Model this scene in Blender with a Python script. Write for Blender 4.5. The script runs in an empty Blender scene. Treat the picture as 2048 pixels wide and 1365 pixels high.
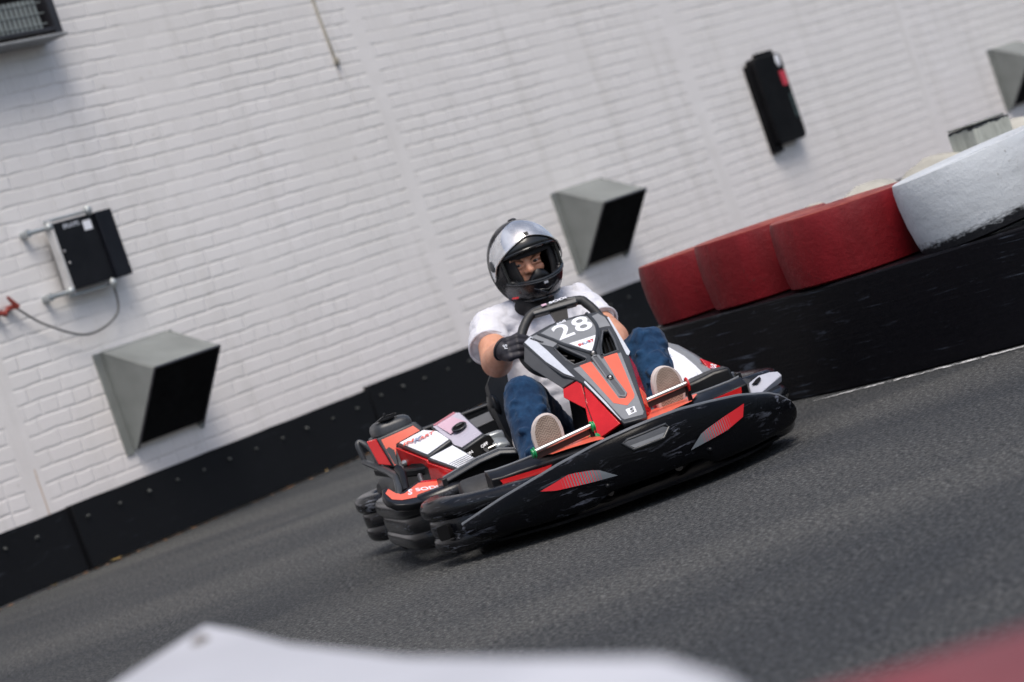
import bpy, bmesh, math, random
from mathutils import Vector, Matrix, Euler
R = math.radians
rnd = random.Random(7)
scene = bpy.context.scene
COL = scene.collection
PI = math.pi

# ------------------------------------------------------------------ camera
CAM_H = 0.92
roll, pitch = R(19.0), math.atan(180.0 / 5500.0)
fw = Vector((0, math.cos(pitch), -math.sin(pitch)))
rt = Vector((1, 0, 0))
dn = -Vector((0, math.sin(pitch), math.cos(pitch)))
right = rt * math.cos(roll) + dn * math.sin(roll)
down = -rt * math.sin(roll) + dn * math.cos(roll)
cd = bpy.data.cameras.new('camera')
cam = bpy.data.objects.new('camera', cd)
COL.objects.link(cam)
M = Matrix((right, -down, -fw)).transposed().to_4x4()
M.translation = Vector((0, 0, CAM_H))
cam.matrix_world = M
cd.sensor_width = 36
cd.lens = 5500 / 2048 * 36
cd.clip_start = 0.05
cd.clip_end = 2000
cd.dof.use_dof = True
cd.dof.focus_distance = 8.45
cd.dof.aperture_fstop = 3.7
scene.camera = cam

# ------------------------------------------------------------------ sky and sun
w = bpy.data.worlds.new('World')
scene.world = w
w.use_nodes = True
wn = w.node_tree
bg = wn.nodes['Background']
sky = wn.nodes.new('ShaderNodeTexSky')
sky.sky_type = 'NISHITA'
sky.sun_disc = False
sky.sun_elevation = R(63)
sky.sun_rotation = R(168)
sky.air_density = 1.0
sky.dust_density = 4.0
wn.links.new(sky.outputs[0], bg.inputs[0])
bg.inputs[1].default_value = 0.108
sd = bpy.data.lights.new('sun', 'SUN')
sun = bpy.data.objects.new('sun', sd)
COL.objects.link(sun)
sd.energy = 1.5
sd.angle = R(28)
sd.color = (1.0, 0.95, 0.88)
az, el = R(168), R(63)
sdir = Vector((math.sin(az) * math.cos(el), math.cos(az) * math.cos(el), math.sin(el)))
sun.rotation_euler = sdir.to_track_quat('Z', 'Y').to_euler()
scene.view_settings.view_transform = 'Standard'
scene.view_settings.look = 'None'
scene.view_settings.exposure = 0.52
scene.view_settings.gamma = 1.0

# ------------------------------------------------------------------ helpers
def V(*a):
    return Vector(a)

def link(o, parent=None):
    COL.objects.link(o)
    if parent is not None:
        o.parent = parent
    return o

def tag(o, label, cat=None, group=None, kind=None):
    o['label'] = label
    if cat: o['category'] = cat
    if group: o['group'] = group
    if kind: o['kind'] = kind
    return o

def empty(name, loc=(0, 0, 0), rz=0.0, parent=None):
    o = bpy.data.objects.new(name, None)
    o.empty_display_size = 0.1
    o.location = loc
    o.rotation_euler = (0, 0, rz)
    return link(o, parent)

class MB:
    """collects shapes, builds ONE mesh object"""
    def __init__(self):
        self.v, self.f, self.m = [], [], []
    def add(self, vs, fs, mi=0):
        b = len(self.v)
        self.v += [tuple(v) for v in vs]
        self.f += [tuple(b + i for i in f) for f in fs]
        self.m += [mi] * len(fs)
        return self
    def box(self, lo, hi, mi=0, mat=None):
        x0, y0, z0 = lo; x1, y1, z1 = hi
        vs = [V(x, y, z) for x in (x0, x1) for y in (y0, y1) for z in (z0, z1)]
        if mat: vs = [mat @ v for v in vs]
        return self.add(vs, [(0, 1, 3, 2), (4, 6, 7, 5), (0, 4, 5, 1), (2, 3, 7, 6), (0, 2, 6, 4), (1, 5, 7, 3)], mi)
    def loft(self, rings, closed=True, caps=True, mi=0):
        n = len(rings[0]); vs = [p for r in rings for p in r]; fs = []
        for i in range(len(rings) - 1):
            for j in range(n if closed else n - 1):
                a = i * n + j; b = i * n + (j + 1) % n
                fs.append((a, b, b + n, a + n))
        if caps and closed:
            fs.append(tuple(range(n - 1, -1, -1)))
            fs.append(tuple((len(rings) - 1) * n + j for j in range(n)))
        return self.add(vs, fs, mi)
    def tube(self, pts, r, n=12, mi=0, caps=True, closed=False):
        pts = [Vector(p) for p in pts]
        rs = r if isinstance(r, (list, tuple)) else [r] * len(pts)
        N = len(pts); T = []
        for i in range(N):
            if closed: t = pts[(i + 1) % N] - pts[i - 1]
            else: t = pts[min(i + 1, N - 1)] - pts[max(i - 1, 0)]
            T.append(t.normalized())
        up = V(0, 0, 1) if abs(T[0].z) < .9 else V(1, 0, 0)
        nrm = T[0].cross(up).normalized(); rings = []
        for i in range(N):
            if i:
                nrm = (nrm - T[i] * nrm.dot(T[i])).normalized()
            b = T[i].cross(nrm)
            rings.append([pts[i] + (nrm * math.cos(2 * PI * k / n) + b * math.sin(2 * PI * k / n)) * rs[i] for k in range(n)])
        if closed:
            rings.append(rings[0])
            return self.loft(rings, True, False, mi)
        return self.loft(rings, True, caps, mi)
    def capsule(self, p0, r0, p1, r1, n=20, m=5, flat1=False, flat0=False, mi=0):
        p0, p1 = Vector(p0), Vector(p1)
        t = (p1 - p0).normalized()
        a = t.orthogonal().normalized(); b = t.cross(a); rings = []
        def ring(c, r):
            return [c + (a * math.cos(2 * PI * k / n) + b * math.sin(2 * PI * k / n)) * r for k in range(n)]
        if not flat0:
            for i in range(m):
                th = PI / 2 * (1 - (i + .15) / m)
                rings.append(ring(p0 - t * r0 * math.sin(th), r0 * math.cos(th)))
        rings.append(ring(p0, r0)); rings.append(ring(p1, r1))
        if not flat1:
            for i in range(m - 1, -1, -1):
                th = PI / 2 * (1 - (i + .15) / m)
                rings.append(ring(p1 + t * r1 * math.sin(th), r1 * math.cos(th)))
        return self.loft(rings, True, True, mi)
    def ellipsoid(self, c, r, rot=None, n=24, m=14, mi=0):
        c = Vector(c); rings = []
        for i in range(1, m):
            th = PI * i / m
            ring = []
            for k in range(n):
                p = V(r[0] * math.sin(th) * math.cos(2 * PI * k / n), r[1] * math.sin(th) * math.sin(2 * PI * k / n), r[2] * math.cos(th))
                if rot: p = rot @ p
                ring.append(c + p)
            rings.append(ring)
        return self.loft(rings, True, True, mi)
    def slab(self, pts, th, mi=0, nrm=None):
        """polygon given by its front outline, thickened backwards"""
        pts = [Vector(p) for p in pts]
        if nrm is None:
            nrm = Vector((0, 0, 0))
            for i in range(len(pts)):
                nrm += pts[i].cross(pts[(i + 1) % len(pts)])
            nrm.normalize()
            if nrm.x + .4 * nrm.z < 0: nrm = -nrm
        nrm = Vector(nrm).normalized()
        back = [p - nrm * th for p in pts]
        return self.loft([back, pts], True, True, mi)
    def lathe(self, prof, mat=None, n=48, mi=0):
        """profile of (radius, height) about local Z"""
        rings = []
        for r, z in prof:
            ring = [V(r * math.cos(2 * PI * k / n), r * math.sin(2 * PI * k / n), z) for k in range(n)]
            if mat: ring = [mat @ p for p in ring]
            rings.append(ring)
        rings.append(rings[0])
        return self.loft(rings, True, False, mi)
    def build(self, name, mats, parent=None, smooth=True, bevel=0, seg=2, remesh=0, smit=0, sub=0, ang=35):
        me = bpy.data.meshes.new(name)
        me.from_pydata(self.v, [], self.f)
        if not isinstance(mats, (list, tuple)): mats = [mats]
        for m in mats: me.materials.append(m)
        for p, mi in zip(me.polygons, self.m): p.material_index = mi
        bm = bmesh.new(); bm.from_mesh(me)
        bmesh.ops.recalc_face_normals(bm, faces=bm.faces)
        big = [f for f in bm.faces if len(f.verts) > 4]
        if big and not bevel: bmesh.ops.triangulate(bm, faces=big)
        if smooth:
            for f in bm.faces: f.smooth = True
            if not remesh:
                for e in bm.edges:
                    if len(e.link_faces) == 2 and e.calc_face_angle(0) > R(ang): e.smooth = False
        bm.to_mesh(me); bm.free()
        o = bpy.data.objects.new(name, me)
        link(o, parent)
        if remesh:
            md = o.modifiers.new('remesh', 'REMESH'); md.mode = 'VOXEL'; md.voxel_size = remesh; md.use_smooth_shade = True
            if smit:
                s = o.modifiers.new('smooth', 'SMOOTH'); s.factor = .5; s.iterations = smit
        if bevel:
            b = o.modifiers.new('bevel', 'BEVEL'); b.width = bevel; b.segments = seg; b.limit_method = 'ANGLE'; b.angle_limit = R(30)
            b.harden_normals = False
        if sub:
            s = o.modifiers.new('sub', 'SUBSURF'); s.levels = sub; s.render_levels = sub
        return o

def frame(o, xd, yd):
    x = Vector(xd).normalized(); z = x.cross(Vector(yd)).normalized(); y = z.cross(x)
    m = Matrix((x, y, z)).transposed().to_4x4(); m.translation = Vector(o)
    return m

def curve_mesh(cu, name, fr, m, parent):
    tmp = bpy.data.objects.new('tmp_curve', cu); COL.objects.link(tmp)
    bpy.context.view_layer.update()
    dg = bpy.context.evaluated_depsgraph_get()
    me = bpy.data.meshes.new_from_object(tmp.evaluated_get(dg))
    bpy.data.objects.remove(tmp)
    me.name = name
    me.transform(fr)
    me.materials.clear(); me.materials.append(m)
    return link(bpy.data.objects.new(name, me), parent)

def text(name, body, size, fr, m, parent, bold=0.0, shear=0.0, space=1.0, sx=1.0, th=.0006):
    cu = bpy.data.curves.new('txt', 'FONT')
    cu.body = body; cu.size = size; cu.align_x = 'CENTER'; cu.align_y = 'CENTER'
    cu.offset = bold; cu.shear = shear; cu.space_character = space
    cu.extrude = th; cu.resolution_u = 4
    return curve_mesh(cu, name, fr @ Matrix.Diagonal((sx, 1, 1, 1)), m, parent)

def panel(name, outline, fr, th, m, parent, holes=(), bevel=.002):
    """flat plate with real holes; front face at local z=0"""
    cu = bpy.data.curves.new('pan', 'CURVE'); cu.dimensions = '2D'; cu.fill_mode = 'BOTH'
    cu.extrude = th / 2; cu.bevel_depth = bevel; cu.bevel_resolution = 1
    for pl in [outline] + list(holes):
        sp = cu.splines.new('POLY'); sp.points.add(len(pl) - 1)
        for p, q in zip(sp.points, pl): p.co = (q[0], q[1], 0, 1)
        sp.use_cyclic_u = True
    return curve_mesh(cu, name, fr @ Matrix.Translation((0, 0, -th / 2 - bevel)), m, parent)

# ------------------------------------------------------------------ materials
def newmat(name):
    m = bpy.data.materials.new(name); m.use_nodes = True
    nt = m.node_tree
    return m, nt, nt.nodes['Principled BSDF']

def N(nt, typ, **kw):
    n = nt.nodes.new(typ)
    for k, v in kw.items():
        if k in n.inputs: n.inputs[k].default_value = v
        else: setattr(n, k, v)
    return n

def coords(nt, scale=(1, 1, 1), rot=(0, 0, 0)):
    tc = nt.nodes.new('ShaderNodeTexCoord'); mp = nt.nodes.new('ShaderNodeMapping')
    mp.inputs['Scale'].default_value = scale; mp.inputs['Rotation'].default_value = rot
    nt.links.new(tc.outputs['Object'], mp.inputs[0])
    return mp.outputs[0]

def ramp(nt, fac, stops):
    r = nt.nodes.new('ShaderNodeValToRGB')
    while len(r.color_ramp.elements) < len(stops): r.color_ramp.elements.new(.5)
    for e, (p, c) in zip(r.color_ramp.elements, stops):
        e.position = p; e.color = (*c, 1) if len(c) == 3 else c
    nt.links.new(fac, r.inputs[0])
    return r.outputs[0]

def mix(nt, fac, a, b, mode='MIX'):
    n = nt.nodes.new('ShaderNodeMix'); n.data_type = 'RGBA'; n.blend_type = mode
    for s, v in ((0, fac), (6, a), (7, b)):
        if hasattr(v, 'is_output'): nt.links.new(v, n.inputs[s])
        else: n.inputs[s].default_value = v if s == 0 else ((*v, 1) if len(v) == 3 else v)
    return n.outputs[2]

def math_(nt, op, a, b=None, c=None):
    n = nt.nodes.new('ShaderNodeMath'); n.operation = op
    for i, v in enumerate((a, b, c)):
        if v is None: continue
        if hasattr(v, 'is_output'): nt.links.new(v, n.inputs[i])
        else: n.inputs[i].default_value = v
    return n.outputs[0]

def bump(nt, bs, h, strength=.3, dist=.01):
    b = nt.nodes.new('ShaderNodeBump'); b.inputs['Strength'].default_value = strength; b.inputs['Distance'].default_value = dist
    nt.links.new(h, b.inputs['Height']); nt.links.new(b.outputs[0], bs.inputs['Normal'])
    return b

def noise(nt, vec, scale, detail=4, rough=.55, dist=0):
    n = nt.nodes.new('ShaderNodeTexNoise')
    n.inputs['Scale'].default_value = scale; n.inputs['Detail'].default_value = detail
    n.inputs['Roughness'].default_value = rough; n.inputs['Distortion'].default_value = dist
    if vec is not None: nt.links.new(vec, n.inputs['Vector'])
    return n.outputs['Fac']

def paint(name, col, rough=.35, var=.12, bstr=.05, scale=30, metal=0, coat=0, spec=.5):
    """painted or moulded surface with faint unevenness and dust"""
    m, nt, bs = newmat(name)
    v = coords(nt)
    n1 = noise(nt, v, scale, 5); n2 = noise(nt, v, scale * .23, 3)
    lo = tuple(c * (1 - var) for c in col); hi = tuple(min(1, c * (1 + var) + .004) for c in col)
    c = ramp(nt, n2, [(.3, lo), (.7, hi)])
    nt.links.new(c, bs.inputs['Base Color'])
    r = nt.nodes.new('ShaderNodeMapRange'); r.inputs[3].default_value = rough * .8; r.inputs[4].default_value = min(1, rough * 1.3)
    nt.links.new(n1, r.inputs[0]); nt.links.new(r.outputs[0], bs.inputs['Roughness'])
    bs.inputs['Metallic'].default_value = metal; bs.inputs['Coat Weight'].default_value = coat
    bs.inputs['Specular IOR Level'].default_value = spec
    if bstr: bump(nt, bs, n1, bstr, .004)
    return m

def scuffed(name, col=(.007, .008, .010), amount=.58, rough=.33, scuff=(.16, .17, .2), stretch=(9, 9, 60), sc=1.0, spec=.28, bst=.3):
    """black moulded plastic or rubber with grazes"""
    m, nt, bs = newmat(name)
    v = coords(nt); vs = coords(nt, stretch)
    n1 = noise(nt, vs, 1.3 * sc, 6, .7, 1.5); n2 = noise(nt, v, 5 * sc, 3); n3 = noise(nt, v, 60, 4, .6)
    k = math_(nt, 'MULTIPLY', ramp(nt, n1, [(amount, (0, 0, 0)), (amount + .09, (1, 1, 1))]), ramp(nt, n2, [(.45, (0, 0, 0)), (.62, (1, 1, 1))]))
    c = mix(nt, k, mix(nt, n3, tuple(x * .8 for x in col), tuple(x * 1.5 for x in col)), scuff)
    nt.links.new(c, bs.inputs['Base Color'])
    r = nt.nodes.new('ShaderNodeMapRange'); r.inputs[3].default_value = rough * .75; r.inputs[4].default_value = rough * 1.5
    nt.links.new(n3, r.inputs[0]); nt.links.new(r.outputs[0], bs.inputs['Roughness'])
    h = math_(nt, 'ADD', math_(nt, 'MULTIPLY', n1, .8), math_(nt, 'MULTIPLY', n3, .3))
    bs.inputs['Specular IOR Level'].default_value = spec
    bump(nt, bs, h, bst, .005)
    return m

BLACK = paint('black_plastic', (.005, .0055, .007), .32, .2, .08, 90, spec=.3)
SATIN = paint('satin_grey_plastic', (.030, .034, .040), .36, .12, .05, 120)
MIDGREY = paint('mid_grey_panel', (.21, .22, .235), .32, .06, .03, 90)
DARKGREY = paint('dark_grey_panel', (.085, .09, .1), .38, .08, .04, 90)
SILVER = paint('silver_film', (.52, .55, .61), .25, .05, .02, 60)
REDG = paint('glossy_red', (.56, .008, .01), .22, .1, .02, 60, coat=.3)
ORANGE = paint('orange_film', (.78, .135, .08), .3, .05, .02, 60)
WHITE = paint('white_film', (.80, .82, .88), .25, .03, .02, 50)
PINK = paint('pale_pink_film', (.62, .42, .52), .25, .12, .02, 20)
LILAC = paint('lilac_grey_film', (.50, .48, .58), .25, .06, .02, 20)
BLUEG = paint('blue_grey_ink', (.30, .36, .50), .3, .05, 0)
DEEP = paint('deep_black', (.003, .003, .0035), .7, .1, 0, spec=.1)
METAL = paint('brushed_metal', (.62, .6, .58), .3, .05, 0, 12, metal=.9)
DMETAL = paint('dark_metal', (.12, .12, .13), .35, .2, .06, 120, metal=.8)
GREEN = paint('green_knob', (.01, .30, .10), .25, .2, .02)
RUBBER = scuffed('scuffed_black_rubber', amount=.55, rough=.20, spec=.42, bst=.16, col=(.004, .0045, .006), )
FACE = scuffed('grazed_black_nose', amount=.55, rough=.22, scuff=(.10, .11, .14), stretch=(8, 5, 30), col=(.002, .0022, .003), spec=.12)
TYRE_M = paint('slick_tyre_rubber', (.022, .023, .025), .6, .25, .15, 70)
ASPH = None

# ------------------------------------------------------------------ ground
def asphalt():
    m, nt, bs = newmat('asphalt')
    v = coords(nt)
    fine = noise(nt, v, 62, 4, .85)
    mid = noise(nt, v, 24, 3, .65)
    vor = N(nt, 'ShaderNodeTexVoronoi', Scale=210.0); nt.links.new(v, vor.inputs['Vector'])
    rv = coords(nt, (.40, 1.0, 1), (0, 0, R(-38)))
    band = noise(nt, rv, .8, 3, .5, .8)
    wide = noise(nt, v, .35, 2)
    base = ramp(nt, fine, [(.40, (.006, .007, .008)), (.5, (.052, .055, .057)), (.61, (.24, .24, .235))])
    base = mix(nt, .28, base, ramp(nt, mid, [(.3, (.036, .038, .041)), (.75, (.115, .117, .115))]))
    rub = ramp(nt, band, [(.36, (.44, .48, .55)), (.62, (1, 1, 1))])
    c = mix(nt, .85, base, rub, 'MULTIPLY')
    c = mix(nt, 1.0, c, ramp(nt, wide, [(.3, (.86, .87, .88)), (.7, (1.18, 1.16, 1.12))]), 'MULTIPLY')
    nt.links.new(c, bs.inputs['Base Color'])
    bs.inputs['Roughness'].default_value = .78
    bs.inputs['Specular IOR Level'].default_value = .25
    h = math_(nt, 'ADD', math_(nt, 'MULTIPLY', fine, .7), math_(nt, 'MULTIPLY', vor.outputs['Distance'], .6))
    bump(nt, bs, h, .8, .010)
    return m
mb = MB(); mb.add([(-150, -60, 0), (150, -60, 0), (150, 250, 0), (-150, 250, 0)], [(0, 1, 2, 3)])
g = mb.build('ground', asphalt(), smooth=False)
tag(g, 'dark grey worn asphalt race track with black rubber bands', kind='structure')

# painted line beside the tyre barrier
def worn_paint():
    m, nt, bs = newmat('worn_white_line')
    v = coords(nt); n = noise(nt, v, 22, 5, .7)
    n2 = noise(nt, v, 130, 2, .6)
    a = math_(nt, 'ADD', n, math_(nt, 'MULTIPLY', math_(nt, 'SUBTRACT', n2, .5), .35))
    bs.inputs['Base Color'].default_value = (.62, .63, .64, 1); bs.inputs['Roughness'].default_value = .8
    al = ramp(nt, a, [(.45, (0, 0, 0)), (.53, (1, 1, 1))])
    nt.links.new(al, bs.inputs['Alpha'])
    return m
lp = [V(1.00, 10.28), V(1.30, 9.97), V(1.70, 9.60), V(2.3, 9.14), V(3.2, 8.6)]
mb = MB(); vs = []
for i, p in enumerate(lp):
    t = (lp[min(i + 1, 4)] - lp[max(i - 1, 0)]).normalized(); nn = V(-t.y, t.x)
    hw = .012 if i == 0 else .024
    vs += [(p + nn * hw).to_3d() + V(0, 0, .004), (p - nn * hw).to_3d() + V(0, 0, .004)]
mb.add(vs, [(2 * i, 2 * i + 1, 2 * i + 3, 2 * i + 2) for i in range(4)])
tag(mb.build('painted_line', worn_paint(), smooth=False), 'thin worn white line on the asphalt along the tyre barrier', kind='structure')

# ------------------------------------------------------------------ brick wall
WA = V(-2.5616, 14.8406, 0.0)
WANG = R(53.5752)
WD = V(math.cos(WANG), math.sin(WANG), 0); WN = V(math.sin(WANG), -math.cos(WANG), 0)
def wp(s, off=0, z=0):
    return WA + WD * s + WN * off + V(0, 0, z)

def brickmat():
    m, nt, bs = newmat('painted_white_brick')
    tc = nt.nodes.new('ShaderNodeTexCoord'); sp = nt.nodes.new('ShaderNodeSeparateXYZ')
    nt.links.new(tc.outputs['Object'], sp.inputs[0])
    cb = nt.nodes.new('ShaderNodeCombineXYZ'); nt.links.new(sp.outputs[0], cb.inputs[0]); nt.links.new(sp.outputs[2], cb.inputs[1])
    nz = nt.nodes.new('ShaderNodeTexNoise'); nz.inputs['Scale'].default_value = 7; nz.inputs['Detail'].default_value = 3
    nt.links.new(cb.outputs[0], nz.inputs['Vector'])
    nz2 = nt.nodes.new('ShaderNodeTexNoise'); nz2.inputs['Scale'].default_value = .9
    nt.links.new(cb.outputs[0], nz2.inputs['Vector'])
    def vmath(op, a, b):
        n = nt.nodes.new('ShaderNodeVectorMath'); n.operation = op
        for i, x in enumerate((a, b)):
            if hasattr(x, 'is_output'): nt.links.new(x, n.inputs[i])
            else: n.inputs[i].default_value = x
        return n.outputs[0]
    d1 = vmath('MULTIPLY', vmath('SUBTRACT', nz.outputs['Color'], (.5, .5, .5)), (.030, .020, 0))
    d2 = vmath('MULTIPLY', vmath('SUBTRACT', nz2.outputs['Color'], (.5, .5, .5)), (.10, .028, 0))
    vec = vmath('ADD', vmath('ADD', cb.outputs[0], d1), d2)
    bt = nt.nodes.new('ShaderNodeTexBrick')
    bt.inputs['Scale'].default_value = 1; bt.inputs['Brick Width'].default_value = .262; bt.inputs['Row Height'].default_value = .0875
    bt.inputs['Mortar Size'].default_value = .013; bt.inputs['Mortar Smooth'].default_value = 1.0
    bt.inputs['Bias'].default_value = 0; bt.offset = .5; bt.squash = .5; bt.squash_frequency = 5
    bt.inputs['Color1'].default_value = (0, 0, 0, 1); bt.inputs['Color2'].default_value = (1, 1, 1, 1); bt.inputs['Mortar'].default_value = (.5, .5, .5, 1)
    nt.links.new(vec, bt.inputs['Vector'])
    # the same joints shifted down a little: dirt sits on the under side of each brick
    bt2 = nt.nodes.new('ShaderNodeTexBrick')
    for k in ('Scale', 'Brick Width', 'Row Height', 'Bias'): bt2.inputs[k].default_value = bt.inputs[k].default_value
    bt2.inputs['Mortar Size'].default_value = .0085; bt2.inputs['Mortar Smooth'].default_value = 1.0; bt2.inputs['Brick Width'].default_value = 400
    bt2.offset = .5; bt2.squash = .5; bt2.squash_frequency = 5
    nt.links.new(vmath('ADD', vec, (0, .004, 0)), bt2.inputs['Vector'])
    patch = noise(nt, cb.outputs[0], 2.6, 4, .6)
    patch2 = noise(nt, cb.outputs[0], .45, 3, .5)
    fine = noise(nt, cb.outputs[0], 90, 3, .6)
    # smooth rendered strips (filled joints) at three places
    s = sp.outputs[0]
    strip = None
    for c0, hw in ((-.17, .075), (3.83, .07), (7.55, .09), (11.2, .09)):
        e = math_(nt, 'LESS_THAN', math_(nt, 'ABSOLUTE', math_(nt, 'SUBTRACT', math_(nt, 'ADD', s, math_(nt, 'MULTIPLY', nz.outputs['Fac'], .04)), c0 + .02)), hw)
        strip = e if strip is None else math_(nt, 'MAXIMUM', strip, e)
    keep = math_(nt, 'SUBTRACT', 1.0, strip)
    body = ramp(nt, patch2, [(.3, (.71, .69, .655)), (.7, (.83, .81, .815))])
    body = mix(nt, .5, body, ramp(nt, bt.outputs['Color'], [(0, (.73, .715, .71)), (1, (.84, .825, .825))]))
    dirt = math_(nt, 'MULTIPLY', math_(nt, 'MULTIPLY', bt2.outputs['Fac'], keep), ramp(nt, patch, [(.34, (.05, .05, .05)), (.66, (.60, .60, .60))]))
    c = mix(nt, dirt, body, (.40, .385, .34))
    # pinkish tint, stronger towards the foot of the wall
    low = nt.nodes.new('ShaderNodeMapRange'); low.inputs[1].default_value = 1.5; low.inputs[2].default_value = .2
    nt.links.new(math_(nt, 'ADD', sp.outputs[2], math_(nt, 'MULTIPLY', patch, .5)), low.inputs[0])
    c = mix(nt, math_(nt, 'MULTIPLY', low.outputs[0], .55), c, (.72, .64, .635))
    # brown stained crack left of the first strip, rust run above
    def line(x0, z0, z1, slope, wid, amt, col, cin):
        xx = math_(nt, 'SUBTRACT', math_(nt, 'ADD', s, math_(nt, 'MULTIPLY', nz.outputs['Fac'], .02)), x0)
        a = math_(nt, 'LESS_THAN', math_(nt, 'ABSOLUTE', xx), wid)
        b = math_(nt, 'MULTIPLY', math_(nt, 'GREATER_THAN', sp.outputs[2], z0), math_(nt, 'LESS_THAN', sp.outputs[2], z1))
        return mix(nt, math_(nt, 'MULTIPLY', math_(nt, 'MULTIPLY', a, b), amt), cin, col)
    c = line(-.13, .36, .62, 0, .006, .75, (.42, .24, .10), c)
    c = line(3.50, 2.27, 2.42, 0, .010, .6, (.30, .25, .19), c)
    vd = nt.nodes.new('ShaderNodeMapping'); vd.inputs['Scale'].default_value = (5, .35, 1); nt.links.new(cb.outputs[0], vd.inputs[0])
    drip = noise(nt, vd.outputs[0], 1.0, 5, .65)
    c = mix(nt, ramp(nt, drip, [(.52, (0, 0, 0)), (.74, (.40, .40, .40))]), c, (.48, .46, .42))
    spk = noise(nt, cb.outputs[0], 15, 2, .5)
    c = mix(nt, ramp(nt, spk, [(.70, (0, 0, 0)), (.74, (.45, .45, .45))]), c, (.36, .33, .29))
    c = mix(nt, .25, c, ramp(nt, fine, [(.3, (.67, .65, .63)), (.7, (.88, .865, .86))]))
    nt.links.new(c, bs.inputs['Base Color'])
    bs.inputs['Roughness'].default_value = .6
    h = math_(nt, 'MULTIPLY', math_(nt, 'SUBTRACT', 1.0, bt.outputs['Fac']), math_(nt, 'ADD', keep, 0.0))
    thick = noise(nt, cb.outputs[0], 1.3, 3, .55)
    h = math_(nt, 'ADD', 1.0, math_(nt, 'MULTIPLY', math_(nt, 'SUBTRACT', math_(nt, 'MAXIMUM', h, strip), 1.0), ramp(nt, thick, [(.36, (.25, .25, .25)), (.60, (1, 1, 1))])))
    h = math_(nt, 'ADD', h, math_(nt, 'MULTIPLY', patch, .45))
    h = math_(nt, 'ADD', h, math_(nt, 'MULTIPLY', bt.outputs['Color'], math_(nt, 'MULTIPLY', keep, .22)))
    h = math_(nt, 'ADD', h, math_(nt, 'MULTIPLY', fine, .05))
    bump(nt, bs, h, .42, .011)
    return m
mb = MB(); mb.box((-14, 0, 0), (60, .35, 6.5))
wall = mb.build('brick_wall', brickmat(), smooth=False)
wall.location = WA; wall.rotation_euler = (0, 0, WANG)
tag(wall, 'white painted brick wall running along the back of the track', 'wall')

def on_wall(name, s, z, off=0.0):
    return empty(name, wp(s, off, z), WANG)

HOODM = paint('weathered_grey_sheet_metal', (.20, .215, .208), .5, .22, .12, 11)
HOODT = HOODM
def hood(s, z, label):
    """wedge shaped vent cowl: flange on the wall, open side facing out and down"""
    t = on_wall('vent_hood', s, z)
    tag(t, label, 'vent hood', 'grey vent hoods on the brick wall')
    w_, dp, top, ft = .56, .355, .575, .395
    A0, A1, A2 = V(0, 0, 0), V(0, -dp, ft), V(0, 0, top)
    sh = MB()
    for x in (0, w_):
        tri = [V(x, -.035, .0), V(x, -dp, ft), V(x, -.03, top - .005), V(x, 0, top), V(x, 0, 0)]
        sh.add([p + V(-.006, 0, 0) for p in tri] + [p + V(.006, 0, 0) for p in tri],
               [(0, 1, 2, 3, 4), (9, 8, 7, 6, 5)] + [(i, (i + 1) % 5, 5 + (i + 1) % 5, 5 + i) for i in range(5)])
    tp = [V(.004, -.0, top + .004), V(w_ - .004, 0, top + .004), V(w_ - .004, -dp - .006, ft + .006), V(.004, -dp - .006, ft + .006)]
    sh.slab(tp, .012, nrm=(0, -.4, .9))
    sh.build('cowl', HOODM, t, bevel=.003)
    fl = MB()
    fl.box((-.07, -.012, -.02), (-.008, -.002, top + .0)); fl.build('flange', HOODM, t, bevel=.003)
    fl = MB(); fl.box((w_ + .008, -.012, -.02), (w_ + .04, -.002, top))
    fl.build('flange', HOODM, t, bevel=.003)
    gr = MB()
    gr.slab([(.004, -.052, .02), (w_ - .004, -.052, .02), (w_ - .004, -dp + .010, ft - .012), (.004, -dp + .010, ft - .012)], .012, nrm=(0, -.75, -.6))
    gr.build('dark_infill', DEEP, t)  # added dark sheet closes the opening and blacks out the hood interior
    rm = MB()
    rm.tube([V(0.0, -.04, .0), V(0.0, -dp - .004, ft)], .007); rm.tube([V(w_, -.04, 0), V(w_, -dp - .004, ft)], .007)
    rm.tube([V(0, -dp - .004, ft), V(w_, -dp - .004, ft)], .008)
    rm.build('rim', DMETAL, t)
    return t
hood(.62, .53, 'grey wedge shaped vent hood low on the wall at left, below the flat black box')
hood(5.36, .60, 'grey wedge shaped vent hood on the wall beside the driver\'s helmet')
hood(12.68, .62, 'grey wedge shaped vent hood at the far right edge of the wall')

# window at the top left
t = on_wall('window', .10, 2.90)
tag(t, 'dark barred window in a black frame at the top left of the wall', 'window')
mb = MB(); mb.box((-1.2, -.02, .0), (1.0, .02, 1.3)); mb.build('pane', DEEP, t)
mb = MB()
mb.box((.86, -.17, -.02), (.92, .0, 1.3)); mb.box((-1.2, -.17, .0), (.86, -.14, .022)); mb.box((-1.2, -.17, .72), (.86, -.14, .76))
mb.build('frame', paint('window_frame_black', (.02, .02, .025), .4), t, bevel=.004)
mb = MB(); mb.box((-1.25, -.19, -.040), (.93, .0, -.022)); mb.build('sill', paint('grey_sill', (.26, .27, .28), .6), t, bevel=.005)
mb = MB()
for k in range(52):
    x = -1.15 + k * .038
    mb.box((x, -.135, .025), (x + .020, -.125, .20))
for k in range(3): mb.box((-1.2, -.139, .05 + k * .062), (.85, -.133, .056 + k * .062))
mb.build('grille', paint('grille_galvanised', (.22, .25, .25), .5), t)

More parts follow.
